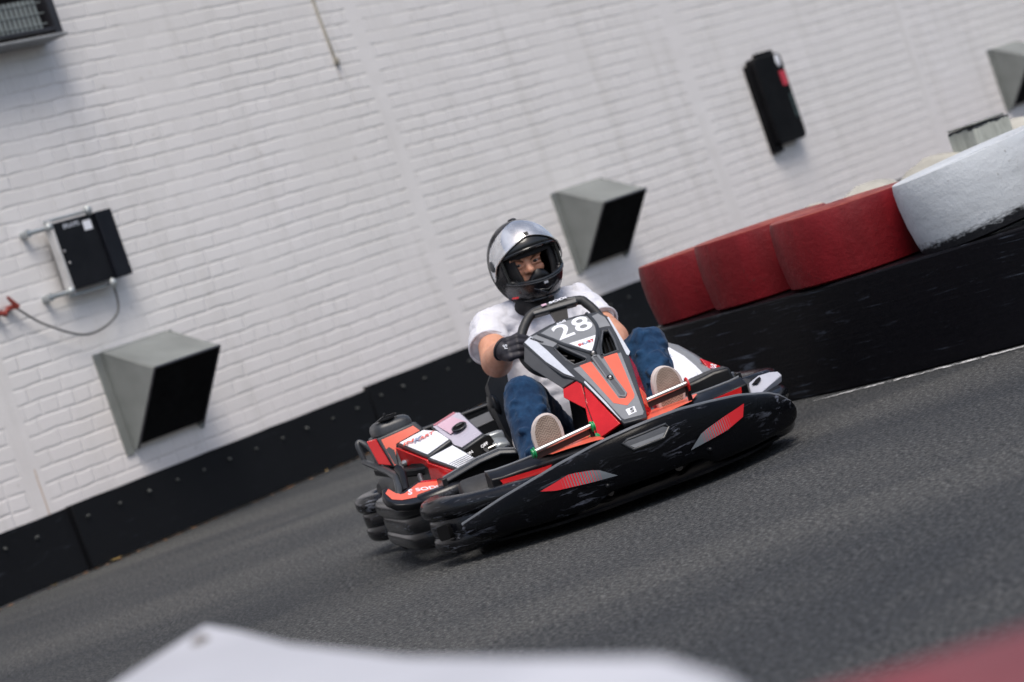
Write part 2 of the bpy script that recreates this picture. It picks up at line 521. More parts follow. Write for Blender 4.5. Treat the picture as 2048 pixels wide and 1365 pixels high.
# thin dirty conduit above
mb = MB(); mb.tube([wp(3.44, .008, 3.6), wp(3.47, .008, 2.9), wp(3.49, .008, 2.42)], .009, 8)
mb.ellipsoid(wp(3.495, .01, 2.40), (.02, .02, .03))
o = mb.build('conduit', paint('dirty_conduit', (.36, .34, .29), .7, .35, .1, 12))
tag(o, 'thin dirt streaked conduit running down the upper wall to a small fixing', 'conduit')

# flat black box in galvanised frame, left
t = on_wall('electrical_box', .50, 1.475, 0)
tag(t, 'flat black box with small white sticker in a galvanised frame, left on the wall', 'electrical box')
GALV = paint('galvanised_steel', (.42, .45, .46), .42, .2, .1, 25, metal=.6)
mb = MB(); mb.box((.0, -.10, .0), (.33, -.055, .385)); mb.build('box_body', paint('box_black', (.005, .0055, .008), .4, spec=.2), t, bevel=.006)
mb = MB(); mb.box((.335, -.115, -.005), (.465, -.07, .385)); mb.build('cover_plate', paint('cover_black', (.006, .007, .012), .35, spec=.25), t, bevel=.004)
mb = MB(); mb.box((-.026, -.105, -.02), (-.004, -.055, .40)); mb.build('side_rail', paint('pale_rail', (.55, .55, .55), .5), t, bevel=.004)
mb = MB()
for z in (.0, .37):
    mb = MB(); mb.tube([V(-.17, -.05, z), V(-.02, -.07, z)], .014); mb.tube([V(-.15, -.0, z), V(-.15, -.06, z)], .022)
    mb.ellipsoid(V(-.02, -.09, z), (.024, .02, .024)); mb.build('bracket', GALV, t)
for z in (-.025, .405):
    mb = MB(); mb.tube([V(-.03, -.07, z), V(.34, -.07, z)], .008); mb.ellipsoid(V(.30, -.10, z), (.024, .022, .03)); mb.build('clamp', GALV, t)
mb = MB(); mb.box((.225, -.103, .30), (.29, -.101, .355)); mb.build('sticker', WHITE, t)
text('lettering', 'EPLAYPS', .035, frame((.135, -.1015, .35), (1, 0, 0), (0, 0, 1)), SILVER, t, bold=.0006)
mb = MB()
for z, x in ((.22, .02), (.15, .03)):
    mb = MB(); mb.ellipsoid(V(x, -.102, z), (.008, .004, .008)); mb.build('screw', METAL, t)

CABLE = paint('cable_grey', (.10, .10, .10), .6)
pts = []
P4 = [wp(.10, .03, 1.475), wp(.25, .05, 1.34), wp(.52, .06, 1.22), wp(.78, .07, 1.28), wp(.82, .08, 1.44)]
def bez(P, n=8):
    out = []
    Q = [P[0]] + list(P) + [P[-1]]
    for i in range(1, len(Q) - 2):
        for k in range(n):
            u = k / n
            a, b, c, d = Q[i - 1], Q[i], Q[i + 1], Q[i + 2]
            out.append(.5 * ((2 * b) + (c - a) * u + (2 * a - 5 * b + 4 * c - d) * u * u + (3 * b - a - 3 * c + d) * u ** 3))
    out.append(P[-1])
    return out
mb = MB(); mb.tube(bez(P4), .0065, 8)
tag(mb.build('cable', CABLE), 'grey cable sagging below the flat black box on the wall', 'cable')
RPL = paint('dull_red_plastic', (.22, .03, .02), .5, .3)
for i, (s_, z_, lb) in enumerate(((-.03, 1.47, 'small dull red wall plug at the far left edge of the wall'), (.07, 1.485, 'small dull red connector at the end of the sagging grey cable'))):
    mb = MB(); mb.tube([wp(s_, .0, z_), wp(s_, .05, z_)], .015, 10); mb.tube([wp(s_ - .02, .045, z_ + .06 * i), wp(s_ + .025, .05, z_ - .01)], [.008, .017], 10)
    mb.ellipsoid(wp(s_ - .03, .02, z_ - .01), (.02, .02, .012))
    tag(mb.build('plug', RPL), lb, 'plug')

# tall black casing on the wall, upper right
t = on_wall('wall_casing', 8.43, .95, 0)
tag(t, 'tall narrow black casing with white oval and red sticker, upper right on the wall', 'casing')
rr = []
def rrect(x0, z0, x1, z1, r, n=5):
    out = []
    for cx, cz, a0 in ((x1 - r, z1 - r, 0), (x0 + r, z1 - r, 90), (x0 + r, z0 + r, 180), (x1 - r, z0 + r, 270)):
        for k in range(n + 1):
            a = R(a0 + 90 * k / n); out.append((cx + r * math.cos(a), cz + r * math.sin(a)))
    return out
CB = paint('casing_black', (.003, .003, .004), .5, spec=.1)
mb = MB(); q = rrect(-.05, 0.03, .40, .74, .045)
mb.loft([[V(x, -.02, z) for x, z in q], [V(x, -.08, z) for x, z in q], [V(.2 + (x - .2) * .95, -.095, .37 + (z - .37) * .98) for x, z in q]])
mb.build('case_body', CB, t)
mb = MB(); mb.box((-.08, -.05, -.02), (.06, -.0, .70)); mb.box((.12, -.06, .70), (.36, -.0, .775)); mb.build('back_plate', CB, t, bevel=.008)
mb = MB(); mb.ellipsoid(V(.325, -.096, .675), (.036, .006, .052)); mb.build('oval_badge', WHITE, t)
mb = MB(); mb.box((.285, -.100, .47), (.37, -.095, .59)); mb.build('red_sticker', paint('red_sticker', (.55, .04, .07), .4), t)
mb = MB(); mb.box((.32, -.099, .20), (.375, -.094, .40)); mb.build('display_window', paint('display_grey', (.03, .05, .055), .2), t, bevel=.001)

# black rubber strips bolted to the wall foot
BELT = scuffed('conveyor_belt_rubber', amount=.62, rough=.42, scuff=(.07, .08, .10), stretch=(3, 3, 30), sc=.8, col=(.007, .0075, .009), spec=.12)
BOLT = paint('dull_bolt_zinc', (.06, .065, .065), .7, .4, .2, 60)
specs = [(-3.2, -.03, .366, .022, 'black rubber wall guard strip at the far left end of the wall foot'),
         (-.02, 2.66, .372, .05, 'long black rubber wall guard strip below the left vent hood'),
         (2.685, 6.3, .392, .04, 'long black rubber wall guard strip behind the kart and driver'),
         (6.33, 22, .39, .022, 'black rubber wall guard strip hidden mostly behind the tyre barrier')]
for a, b, hgt, off, lb in specs:
    t = empty('wall_guard', wp(a, 0, 0), WANG)
    tag(t, lb, 'wall guard', 'black rubber guard strips along the wall foot')
    L = b - a
    n = 14; rings = []
    for i in range(n + 1):
        x = L * i / n; wob = .006 * math.sin(i * 1.7 + a)
        rings.append([V(x, -.002, .012), V(x, -off - wob - .006, .012), V(x, -off - wob, hgt * .5), V(x, -off + wob * .5, hgt + .004 * math.sin(i * 2.3)), V(x, -.002, hgt)])
    mb = MB(); mb.loft(rings); mb.build('rubber_strip', BELT, t, bevel=.003)
    x = .09 if a > -3 else .02
    bl = MB()
    while x < L - .05:
        bl.capsule(V(x, -off, hgt - .085 + rnd.uniform(-.006, .006)), .010, V(x, -off - .012, hgt - .085), .007, n=10)
        x += .245 + rnd.uniform(-.02, .02)
    bl.build('bolt_row', BOLT, t)['kind'] = 'stuff'

# leaves at the wall foot
LEAF = paint('dry_yellow_leaf', (.48, .34, .12), .6, .3)
mb = MB()
for k in range(420):
    s_ = rnd.uniform(-1.2, 6.5); of = .03 + abs(rnd.gauss(0, .035)); sz = rnd.uniform(.004, .012); c = wp(s_, of + (.03 if s_ > 0 else .01), .004)
    a = rnd.uniform(0, 6.28); d1 = V(math.cos(a), math.sin(a), 0) * sz; d2 = V(-math.sin(a), math.cos(a), .3) * sz * .6
    mb.add([c - d1, c - d2 + V(0, 0, sz * .4), c + d1, c + d2 + V(0, 0, sz * .4)], [(0, 1, 2, 3)], k % 2)
lo = mb.build('leaf_litter', [paint('rusty_litter', (.30, .15, .06), .8, .4), paint('grey_litter', (.14, .12, .10), .9, .4)], smooth=False)
tag(lo, 'rusty brown leaf crumbs and grit along the foot of the wall', 'litter', kind='stuff')
def leaf(s, off, sz, rot, lb):
    mb = MB(); c = wp(s, off, .008)
    pr = [(-1, 0), (-.5, .32), (.1, .42), (.6, .25), (1, 0), (.6, -.28), (0, -.40), (-.55, -.28)]
    mt = Matrix.Translation(c) @ Matrix.Rotation(rot, 4, 'Z')
    vs = [mt @ V(x * sz, y * sz, abs(y) * sz * .5 + .01 * x * x) for x, y in pr] + [mt @ V(0, 0, .002)]
    mb.add(vs, [(i, (i + 1) % 8, 8) for i in range(8)])
    tag(mb.build('leaf', LEAF), lb, 'leaf', 'dry leaves at the wall foot')
leaf(.12, .10, .045, .9, 'larger dry yellow leaf on the asphalt at the foot of the left guard strips')
leaf(-.32, .05, .022, .2, 'small brown leaf at the wall foot left of the yellow leaf')
leaf(2.0, .09, .02, 1.4, 'tiny dry leaf at the wall foot left of the kart')

# ------------------------------------------------------------------ tyre barrier at the right
def tyre_paint(name, col, dirt, amt=.55, low=None):
    m, nt, bs = newmat(name)
    v = coords(nt); vs = coords(nt, (6, 6, 1.4) if low is None else (3, 3, 16))
    n1 = noise(nt, v, 9, 5, .65); n2 = noise(nt, vs, 1.2, 4, .6); n3 = noise(nt, v, 45, 4, .7)
    geo = nt.nodes.new('ShaderNodeNewGeometry')
    c = mix(nt, ramp(nt, n2, [(.35, (0, 0, 0)), (.7, (1, 1, 1))]), col, tuple(x * (.62 if low is None else .82) for x in col))
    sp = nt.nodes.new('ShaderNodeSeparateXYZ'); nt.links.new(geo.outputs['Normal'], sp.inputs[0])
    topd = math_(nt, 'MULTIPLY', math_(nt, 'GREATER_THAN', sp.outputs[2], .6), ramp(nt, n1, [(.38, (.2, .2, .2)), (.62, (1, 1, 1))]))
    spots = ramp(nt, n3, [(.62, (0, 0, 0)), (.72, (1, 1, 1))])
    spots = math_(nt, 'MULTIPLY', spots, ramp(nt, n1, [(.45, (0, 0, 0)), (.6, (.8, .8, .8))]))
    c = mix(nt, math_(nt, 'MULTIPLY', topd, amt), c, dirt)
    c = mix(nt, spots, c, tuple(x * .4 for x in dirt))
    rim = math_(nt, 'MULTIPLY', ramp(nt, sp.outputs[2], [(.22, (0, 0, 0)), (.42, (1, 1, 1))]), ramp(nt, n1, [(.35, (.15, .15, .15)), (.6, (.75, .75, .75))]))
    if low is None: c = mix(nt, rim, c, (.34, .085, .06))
    if low is not None:
        tc = nt.nodes.new('ShaderNodeTexCoord'); s2 = nt.nodes.new('ShaderNodeSeparateXYZ'); nt.links.new(tc.outputs['Object'], s2.inputs[0])
        v4 = coords(nt, (30, 30, 90)); n4 = noise(nt, v4, 1.0, 5, .7)
        mr_ = nt.nodes.new('ShaderNodeMapRange'); mr_.inputs[1].default_value = low + .012; mr_.inputs[2].default_value = low - .012; nt.links.new(math_(nt, 'ADD', s2.outputs[2], math_(nt, 'MULTIPLY', math_(nt, 'SUBTRACT', n4, .5), .075)), mr_.inputs[0]); e = mr_.outputs[0]
        c = mix(nt, e, c, (.012, .013, .016))
    nt.links.new(c, bs.inputs['Base Color'])
    bs.inputs['Roughness'].default_value = .5
    h = math_(nt, 'ADD', math_(nt, 'MULTIPLY', n3, .5), n1)
    bs.inputs['Specular IOR Level'].default_value = .25
    bump(nt, bs, h, .4, .012)
    return m
REDT = tyre_paint('weathered_red_paint', (.19, .008, .013), (.16, .05, .045), .8)
WHT = tyre_paint('weathered_white_paint', (.56, .60, .64), (.42, .42, .40), .25, low=.045)
def tyre(x, y, z, r, h, m, label, yaw=0):
    t = empty('tyre', (x, y, z)); tag(t, label, 'tyre', 'painted tyres on top of the barrier')
    t.rotation_euler = (R(rnd.uniform(-1, 1)), R(rnd.uniform(-1, 1)), yaw)
    pr = [(r * .50, h * .86), (r * .52, h * .95), (r * .64, h * .985), (r * .80, h * .985), (r * .90, h * .995), (r * .945, h * 1.0), (r * .962, h * .99), (r * .985, h * .90), (r * .998, h * .72), (r * .998, h * .45), (r * .975, h * .2),
          (r * .955, h * .03), (r * .9, 0), (r * .55, 0), (r * .5, h * .06), (r * .52, h * .12), (r * .84, h * .16), (r * .86, h * .8), (r * .5, h * .84)]
    mb = MB(); mb.lathe(pr, n=72)
    # slight dents
    mb.v = [(x_ * (1 + .006 * math.sin(3 * math.atan2(y_, x_) + x)), y_ * (1 + .006 * math.sin(2 * math.atan2(y_, x_))), z_) for x_, y_, z_ in mb.v]
    mb.build('casing', m, t, ang=28)
    return t
tyre(.875, 11.45, .405, .285, .262, REDT, 'leftmost red painted tyre on the barrier, farthest from the camera', .3)
tyre(1.080, 10.94, .405, .285, .275, REDT, 'second red painted tyre of the barrier, between two other red tyres', 1.1)
tyre(1.345, 10.44, .405, .29, .268, REDT, 'largest looking red painted tyre, right next to the white one', 2.0)
t = tyre(1.81, 10.03, .412, .30, .290, WHT, 'white painted tyre on the barrier with black scraped lower edge', .6)
t.rotation_euler = (0, R(-5.5), 0)
tyre(2.34, 9.70, .405, .30, .32, WHT, 'white painted tyre at the right edge of the frame', 2.6)
# belt faced base of the barrier
front = [V(.77, 11.82), V(.63, 11.70), V(.575, 11.46), V(.61, 11.20), V(.74, 10.93), V(.90, 10.68), V(1.14, 10.27), V(1.42, 9.97), V(1.72, 9.70), V(2.25, 9.38), V(3.2, 8.9)]
front = bez(front, 5)
back = [V(3.5, 9.45), V(2.5, 9.98), V(1.98, 10.3), V(1.66, 10.62), V(1.42, 11.1), V(1.2, 11.6), V(1.05, 11.78)]
poly = front + back
bar = MB(); bar.loft([[p.to_3d() for p in poly], [p.to_3d() + V(0, 0, .40) for p in poly]])
DARKB = scuffed('black_belt_barrier', amount=.585, rough=.38, scuff=(.075, .09, .12), stretch=(2.2, 2.2, 34), sc=.9, col=(.0035, .0035, .005), spec=.12)
o = bar.build('tyre_barrier_base', DARKB, bevel=.008)
tag(o, 'low black belt faced barrier base carrying the red and white tyres', 'barrier')

# rocks and post behind the tyres
ROCK = paint('pale_dirty_stone', (.40, .39, .345), .9, .4, .8, 14)
def rock(x, y, z, r, lb, sx=1.0):
    mb = MB(); bm = bmesh.new(); bmesh.ops.create_icosphere(bm, subdivisions=4, radius=1)
    rr2 = random.Random(int(x * 1000)); ph = [rr2.uniform(0, 6) for _ in range(6)]
    vs = []
    for v in bm.verts:
        p = v.co; k = 1 + .06 * math.sin(17 * p.x + 13 * p.z + ph[4]) + .05 * math.sin(23 * p.y + 19 * p.z + ph[5]) + .12 * math.sin(3 * p.x + ph[0]) + .1 * math.sin(4 * p.y + ph[1]) + .08 * math.sin(7 * p.z + ph[2]) + .05 * math.sin(11 * p.x + 9 * p.y + ph[3])
        vs.append(V(x + p.x * r * k * sx, y + p.y * r * k, z * .5 + p.z * z * .5 * (.9 + .1 * k)))
    mb.add(vs, [tuple(v.index for v in f.verts) for f in bm.faces]); bm.free()
    tag(mb.build('boulder', ROCK), lb, 'boulder', 'pale boulders behind the tyre barrier')
rock(1.50, 12.5, .655, .16, 'small green stained boulder peeking over the second red tyre')
rock(1.80, 12.7, .66, .24, 'pale boulder over the largest red tyre', 1.0)
rock(2.08, 12.6, .685, .26, 'larger pale boulder between the red tyre and the white post', 1.1)
rock(2.62, 13.2, .72, .30, 'pale boulder right of the white post at the right edge', 1.3)
t = empty('concrete_post', (2.33, 12.55, 0), .5)
tag(t, 'pale square post with black dirt stained rim behind the white tyre', 'post')
def postmat():
    m, nt, bs = newmat('stained_pale_concrete')
    v = coords(nt, (20, 20, 5)); n1 = noise(nt, v, 1.5, 5, .7)
    tc = nt.nodes.new('ShaderNodeTexCoord'); sp = nt.nodes.new('ShaderNodeSeparateXYZ'); nt.links.new(tc.outputs['Object'], sp.inputs[0])
    e = math_(nt, 'GREATER_THAN', math_(nt, 'ADD', sp.outputs[2], math_(nt, 'MULTIPLY', math_(nt, 'SUBTRACT', n1, .5), .07)), .742)
    c = mix(nt, e, ramp(nt, n1, [(.3, (.30, .32, .29)), (.7, (.50, .53, .49))]), (.02, .025, .03))
    nt.links.new(c, bs.inputs['Base Color']); bs.inputs['Roughness'].default_value = .7
    return m
mb = MB(); mb.box((-.11, -.10, 0), (.11, .10, .755)); mb.build('shaft', postmat(), t, bevel=.012, seg=3)
mb = MB(); mb.box((-.118, -.105, .757), (.08, .08, .766)); mb.build('cap_plate', paint('stained_cap', (.16, .17, .16), .7, .5), t, bevel=.004)

# ------------------------------------------------------------------ foreground barriers, out of focus
def blockrings(poly, h, r=.05):
    c = sum((p for p in poly), V(0, 0)) / len(poly)
    def shr(k): return [(p + (c - p).normalized() * k) for p in poly]
    return [[p.to_3d() for p in poly], [p.to_3d() + V(0, 0, h - r) for p in poly], [p.to_3d() + V(0, 0, h - r * .3) for p in shr(r * .3)], [p.to_3d() + V(0, 0, h) for p in shr(r)]]
FW = paint('thick_white_paint', (.50, .51, .55), .6, .08, .1, 8)
mb = MB(); pw = [V(-.47, 3.36), V(-.41, 3.17), V(-.32, 2.86), V(-.15, 2.43), V(-.054, 2.17), V(.045, 1.94), V(.075, 1.78), V(.04, 1.5), V(-.9, 1.5), V(-.62, 2.6), V(-.545, 3.08)]
mb.loft(blockrings(pw, .606, .03))
tag(mb.build('track_barrier', FW), 'white painted barrier block in the near foreground, badly out of focus', 'barrier', 'near foreground barriers')
mb = MB(); mb.ellipsoid(V(-.452, 3.16, .591), (.016, .035, .022)); 
tag(mb.build('dirt_patch', paint('brown_dirt', (.10, .085, .07), .9)), 'small dark dirt clump on the corner of the near white barrier', 'dirt')
mb = MB(); pr_ = [V(.070, 1.66), V(.135, 1.64), V(.21, 1.635), V(.27, 1.63), V(.42, 1.62), V(.8, 1.55), V(.8, 1.2), V(.12, 1.2)]
mb.loft(blockrings(pr_, .607, .02))
tag(mb.build('track_barrier', paint('foreground_red_paint', (.20, .030, .036), .5)), 'red painted barrier block in the bottom right foreground, out of focus', 'barrier', 'near foreground barriers')

# ------------------------------------------------------------------ the kart (local X = heading, Y = driver's left, Z = up)
PSI = R(12)
HD = V(math.sin(PSI), -math.cos(PSI), 0)
K0 = V(.30, 8.6, 0) - HD
KZ = math.atan2(-math.cos(PSI), math.sin(PSI))
kart = empty('go_kart', K0, KZ)
tag(kart, 'black, red and grey racing go-kart with number 28 on its front panel', 'go-kart')

def nose_x(y): return 1.0 - .30 * (min(abs(y), .64) / .6) ** 1.7
def lerp(a, b, t): return a + (b - a) * t
def interp(tab, x):
    for (x0, y0), (x1, y1) in zip(tab, tab[1:]):
        if x <= x1: return lerp(y0, y1, max(0, (x - x0) / (x1 - x0)))
    return tab[-1][1]
def top_z(y):
    tb = [(-.60, .128), (-.53, .152), (-.47, .172), (-.395, .192), (-.28, .221), (-.17, .242), (-.11, .250), (-.03, .257), (.05, .260), (.144, .259), (.26, .246), (.38, .228), (.50, .196), (.55, .172), (.585, .14)]
    return interp(tb, y)
def bot_z(y):
    tb = [(0, .088), (.14, .088), (.17, .085), (.21, .058), (.35, .055), (.48, .06), (.56, .066), (.60, .10)]
    return interp(tb, abs(y))

LIPG = paint('lip_grey', (.12, .13, .145), .3, .1, .03, 80)
# nose fairing: a bent shell, thick rim on top
ys = [-.60 + 1.185 * i / 60 for i in range(61)]
mb = MB(); rings = []
for y in ys:
    zt, zb = top_z(y), bot_z(y); X = nose_x(y)
    nx = V(1, 1.7 * .30 / .6 * (abs(y) / .6) ** .7 * (1 if y > 0 else -1), 0).normalized()
    k = (zt - zb); prof = []
    # front face leans back slightly at the top and has a soft crease
    for u, o_ in ((0, -.014), (.05, -.002), (.45, .006), (.80, .0), (.93, -.006), (1.0, -.014)):
        prof.append(V(X, y, zb + k * u) + nx * o_)
    prof.append(V(X, y, zt + .001) - nx * .028)
    prof.append(V(X, y, zt - .010) - nx * .036)
    prof.append(V(X, y, zb + k * .45) - nx * .024)
    prof.append(V(X, y, zb) - nx * .028)
    rings.append(prof)
mb.loft(rings)
nose = mb.build('nose_fairing', FACE, kart, sub=1, ang=60)

def on_face(y, z, off=.0):
    zt, zb = top_z(y), bot_z(y); u = (z - zb) / (zt - zb)
    o_ = interp([(0, -.014), (.05, -.002), (.45, .006), (.80, .0), (.93, -.006), (1, -.014)], u)
    nx = V(1, .85 * (abs(y) / .6) ** .7 * (1 if y > 0 else -1), 0).normalized()
    return V(nose_x(y), y, z) + nx * (o_ + off)
# lip along the top edge
mb = MB()
mb.tube([on_face(y, top_z(y) - .001, -.010 + .001) for y in ys], .0075, 10)
mb.build('top_lip', LIPG, nose)

def stripemat():
    m, nt, bs = newmat('striped_red_to_grey_film')
    tc = nt.nodes.new('ShaderNodeTexCoord'); sp = nt.nodes.new('ShaderNodeSeparateXYZ'); nt.links.new(tc.outputs['Object'], sp.inputs[0])
    a = math_(nt, 'ABSOLUTE', math_(nt, 'SUBTRACT', sp.outputs[1], .005))
    t_ = nt.nodes.new('ShaderNodeMapRange'); t_.inputs[1].default_value = .17; t_.inputs[2].default_value = .30; nt.links.new(a, t_.inputs[0])
    st = math_(nt, 'FRACT', math_(nt, 'MULTIPLY', sp.outputs[1], 115.0))
    k = math_(nt, 'LESS_THAN', st, t_.outputs[0])
    k = math_(nt, 'MAXIMUM', k, math_(nt, 'GREATER_THAN', a, .305))
    c = mix(nt, k, (.14, .16, .18), (.55, .012, .02))
    nt.links.new(c, bs.inputs['Base Color']); bs.inputs['Roughness'].default_value = .25
    return m
STR = stripemat()
def face_decal(name, pts, m, n=10, off=.0045):
    """pts: closed polygon (y,z) cut into vertical slices that follow the nose"""
    y0, y1 = min(p[0] for p in pts), max(p[0] for p in pts)
    mb = MB(); vs = []
    cols = []
    for i in range(n + 1):
        y = lerp(y0 + 1e-4, y1 - 1e-4, i / n); zs = []
        for a, b in zip(pts, pts[1:] + pts[:1]):
            if (a[0] - y) * (b[0] - y) <= 0 and a[0] != b[0]:
                zs.append(lerp(a[1], b[1], (y - a[0]) / (b[0] - a[0])))
        lo, hi = min(zs), max(zs)
        cols.append([on_face(y, lerp(lo, hi, k / 4), off) for k in range(5)])
    mb.loft(cols, closed=False, caps=False)
    return mb.build(name, m, nose)
face_decal('decal', [(-.351, .160), (-.255, .185), (-.175, .172), (-.122, .133), (-.20, .138), (-.31, .148)], STR)
face_decal('decal', [(.125, .128), (.18, .168), (.28, .187), (.372, .200), (.35, .163), (.27, .143)], STR)
# recessed grip in the middle of the nose
mb = MB()
o_ = [on_face(y, z, .003) for y, z in ((-.078, .224), (-.050, .194), (-.025, .1945), (0, .195), (.025, .1955), (.052, .196), (.082, .222), (.074, .234), (.04, .233), (0, .231), (-.03, .230), (-.06, .229))]
mb.tube(o_, .0045, 8, closed=True)
mb.build('grip_rim', SATIN, nose)
face_decal('grip', [(-.072, .222), (-.047, .198), (.049, .200), (.077, .222), (.070, .230), (-.057, .226)], DARKGREY)
face_decal('grip_ledge', [(-.058, .209), (-.047, .198), (.049, .200), (.060, .211)], MIDGREY, off=.0065)
mb = MB()
for y, z in ((-.16, .112), (.19, .108)):
    mb.capsule(on_face(y, z, -.004), .009, on_face(y, z, .006), .007, n=14)
mb.build('push_pin', BLACK, nose)['kind'] = 'stuff'

def bulge_profile(h0, h1, th):
    """(out, z) outline of a moulded bumper with two grooves"""
    H = h1 - h0
    u = [(0, .10), (.03, .02), (.40, .0), (.66, .02), (.86, .07), (.95, .15), (.96, .24), (.94, .30), (.85, .325), (.84, .35), (.90, .375), (.91, .48), (.90, .60), (.84, .625), (.85, .65), (.97, .67), (1.06, .72), (1.10, .80), (1.07, .90), (.94, .97), (.70, 1.0), (.40, 1.01), (.10, .98), (0, .93)]
    return [(a * th, h0 + b * H) for a, b in u]
def moulded(name, path, h0, h1, th, side, hz=None):
    path = [V(*p) for p in path]; n = len(path); rings = []
    for i, p in enumerate(path):
        t = (path[min(i + 1, n - 1)] - path[max(i - 1, 0)]).normalized()
        out = V(t.y, -t.x, 0) * side
        hh = hz(i / (n - 1)) if hz else (h0, h1)
        k = 1.0
        e = min(i, n - 1 - i)
        if e == 0: k = .55
        zc = (hh[0] + hh[1]) / 2
        rings.append([p + out * (a * k) + V(0, 0, (zc + (z - zc) * (1 if e else .8))) for a, z in bulge_profile(hh[0], hh[1], th)])
    mb = MB(); mb.loft(rings)
    o = mb.build(name, RUBBER, kart, sub=1, ang=180)
    return o
def arcpts(pts, n=6):
    return [tuple(p) for p in bez([V(p[0], p[1], 0) for p in pts], n)]
# nose bumper: moulded body behind the fairing, wraps the corners
for sg in (-1, 1):
    ko = 1.0 if sg < 0 else .92
    P = arcpts([(.80, sg * .22), (.72, sg * .36), (.64, sg * .485 * ko), (.595, sg * .545 * ko), (.55, sg * .575 * ko), (.49, sg * .582 * ko), (.43, sg * .56 * ko)])
    bmp = moulded('front_bumper', P, .04, .2, .085, sg, lambda u: (.05 - .02 * min(1, u * 2), (.20 if sg < 0 else .172) + .025 * min(1, u * 1.6)))
for sg in (-1, 1):
    P = arcpts([(.25, sg * .42), (.285, sg * .50), (.285, sg * .565), (.26, sg * .610), (.20, sg * .628), (.0, sg * .63), (-.22, sg * .625), (-.30, sg * .60), (-.34, sg * .54)])
    moulded('side_bumper', P, .05, .25, .075, sg, lambda u: (.045 + .01 * u, .245 - .02 * u))
P = arcpts([(-.66, -.50), (-.64, -.57), (-.66, -.605), (-.72, -.62), (-.80, -.60), (-.86, -.52), (-.89, -.40), (-.895, 0), (-.89, .40), (-.86, .52), (-.80, .60), (-.72, .62), (-.66, .605), (-.64, .57), (-.66, .50)])
moulded('rear_bumper', P, .045, .225, .075, -1)

mb = MB()
for c, nn in ((V(.640, -.648, .118), V(.80, -.60, 0)), (V(-.655, -.655, .12), V(.8, -.6, 0))):
    fr = frame(c, V(0, 0, 1).cross(nn), (0, 0, 1))
    b2 = MB(); b2.slab([fr @ V(x, y, .001) for x, y in rrect(-.020, -.024, .020, .024, .008, 3)], .03, nrm=nn); b2.build('bumper_hole', DEEP, kart)

# wheels
def wheel(x, y, r, wd, steer=0):
    w_ = empty('wheel', (x, y, r), 0, kart)
    w_.rotation_euler = (R(90), 0, steer)
    h = wd / 2
    pr = [(r * .52, -h * .80), (r * .60, -h), (r * .86, -h), (r * .95, -h * .90), (r * .99, -h * .72), (r, -h * .4), (r, h * .4), (r * .99, h * .72), (r * .95, h * .9), (r * .86, h), (r * .60, h), (r * .52, h * .8), (r * .50, 0)]
    mb = MB(); mb.lathe(pr, n=56); mb.build('tyre', TYRE_M, w_)
    pr = [(r * .53, -h * .92), (r * .55, -h * .95), (r * .55, -h * .7), (r * .44, -h * .3), (r * .44, h * .3), (r * .55, h * .7), (r * .55, h * .95), (r * .52, h * .92), (r * .40, h * .25), (r * .15, h * .2), (r * .15, -h * .2), (r * .40, -h * .25)]
    mb = MB(); mb.lathe(pr, n=40); mb.build('rim', DMETAL, w_)
    mb = MB(); mb.capsule(V(0, 0, -h * .6), .02, V(0, 0, h * .6), .02); mb.build('hub', DMETAL, w_)
wheel(.50, -.470, .124, .115, R(-6)); wheel(.50, .470, .124, .115, R(-6)); wheel(-.56, -.52, .140, .20); wheel(-.56, .52, .140, .20)

# chassis, floor tray, axle
mb = MB()
for sg in (-1, 1):
    mb.tube([V(.80, sg * .12, .075), V(.60, sg * .22, .07), (.30, sg * .30, .07), (-.30, sg * .32, .07), (-.80, sg * .28, .09)], .015, 10)
    mb.tube([V(.30, sg * .30, .07), V(.45, sg * .40, .10), V(.52, sg * .44, .12)], .013, 10)
mb.tube([V(-.56, -.45, .14), V(-.56, .45, .14)], .016, 12); mb.tube([V(.30, -.3, .07), V(.30, .3, .07)], .014)
mb.build('chassis', paint('chassis_black', (.02, .02, .022), .35), kart)['kind'] = 'stuff'
mb = MB(); mb.slab([V(.93, -.18, .045), V(.93, .18, .045), V(.86, .34, .045), V(.70, .50, .045), V(.42, .46, .045), (.20, .40, .045), (-.1, .33, .045), (-.1, -.33, .045), (.2, -.40, .045), V(.42, -.46, .045), V(.70, -.50, .045), V(.86, -.34, .045)], .008, nrm=(0, 0, 1))
mb.build('floor_tray', DEEP, kart)
# black inner trim around the footwell that closes the dark gaps
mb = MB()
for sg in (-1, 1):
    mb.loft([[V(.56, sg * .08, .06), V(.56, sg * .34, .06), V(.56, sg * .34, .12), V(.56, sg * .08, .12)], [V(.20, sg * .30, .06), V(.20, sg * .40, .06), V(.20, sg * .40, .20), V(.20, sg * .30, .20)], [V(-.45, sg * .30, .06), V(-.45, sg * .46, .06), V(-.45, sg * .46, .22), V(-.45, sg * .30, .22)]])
mb.build('inner_trim', DEEP, kart)['kind'] = 'stuff'

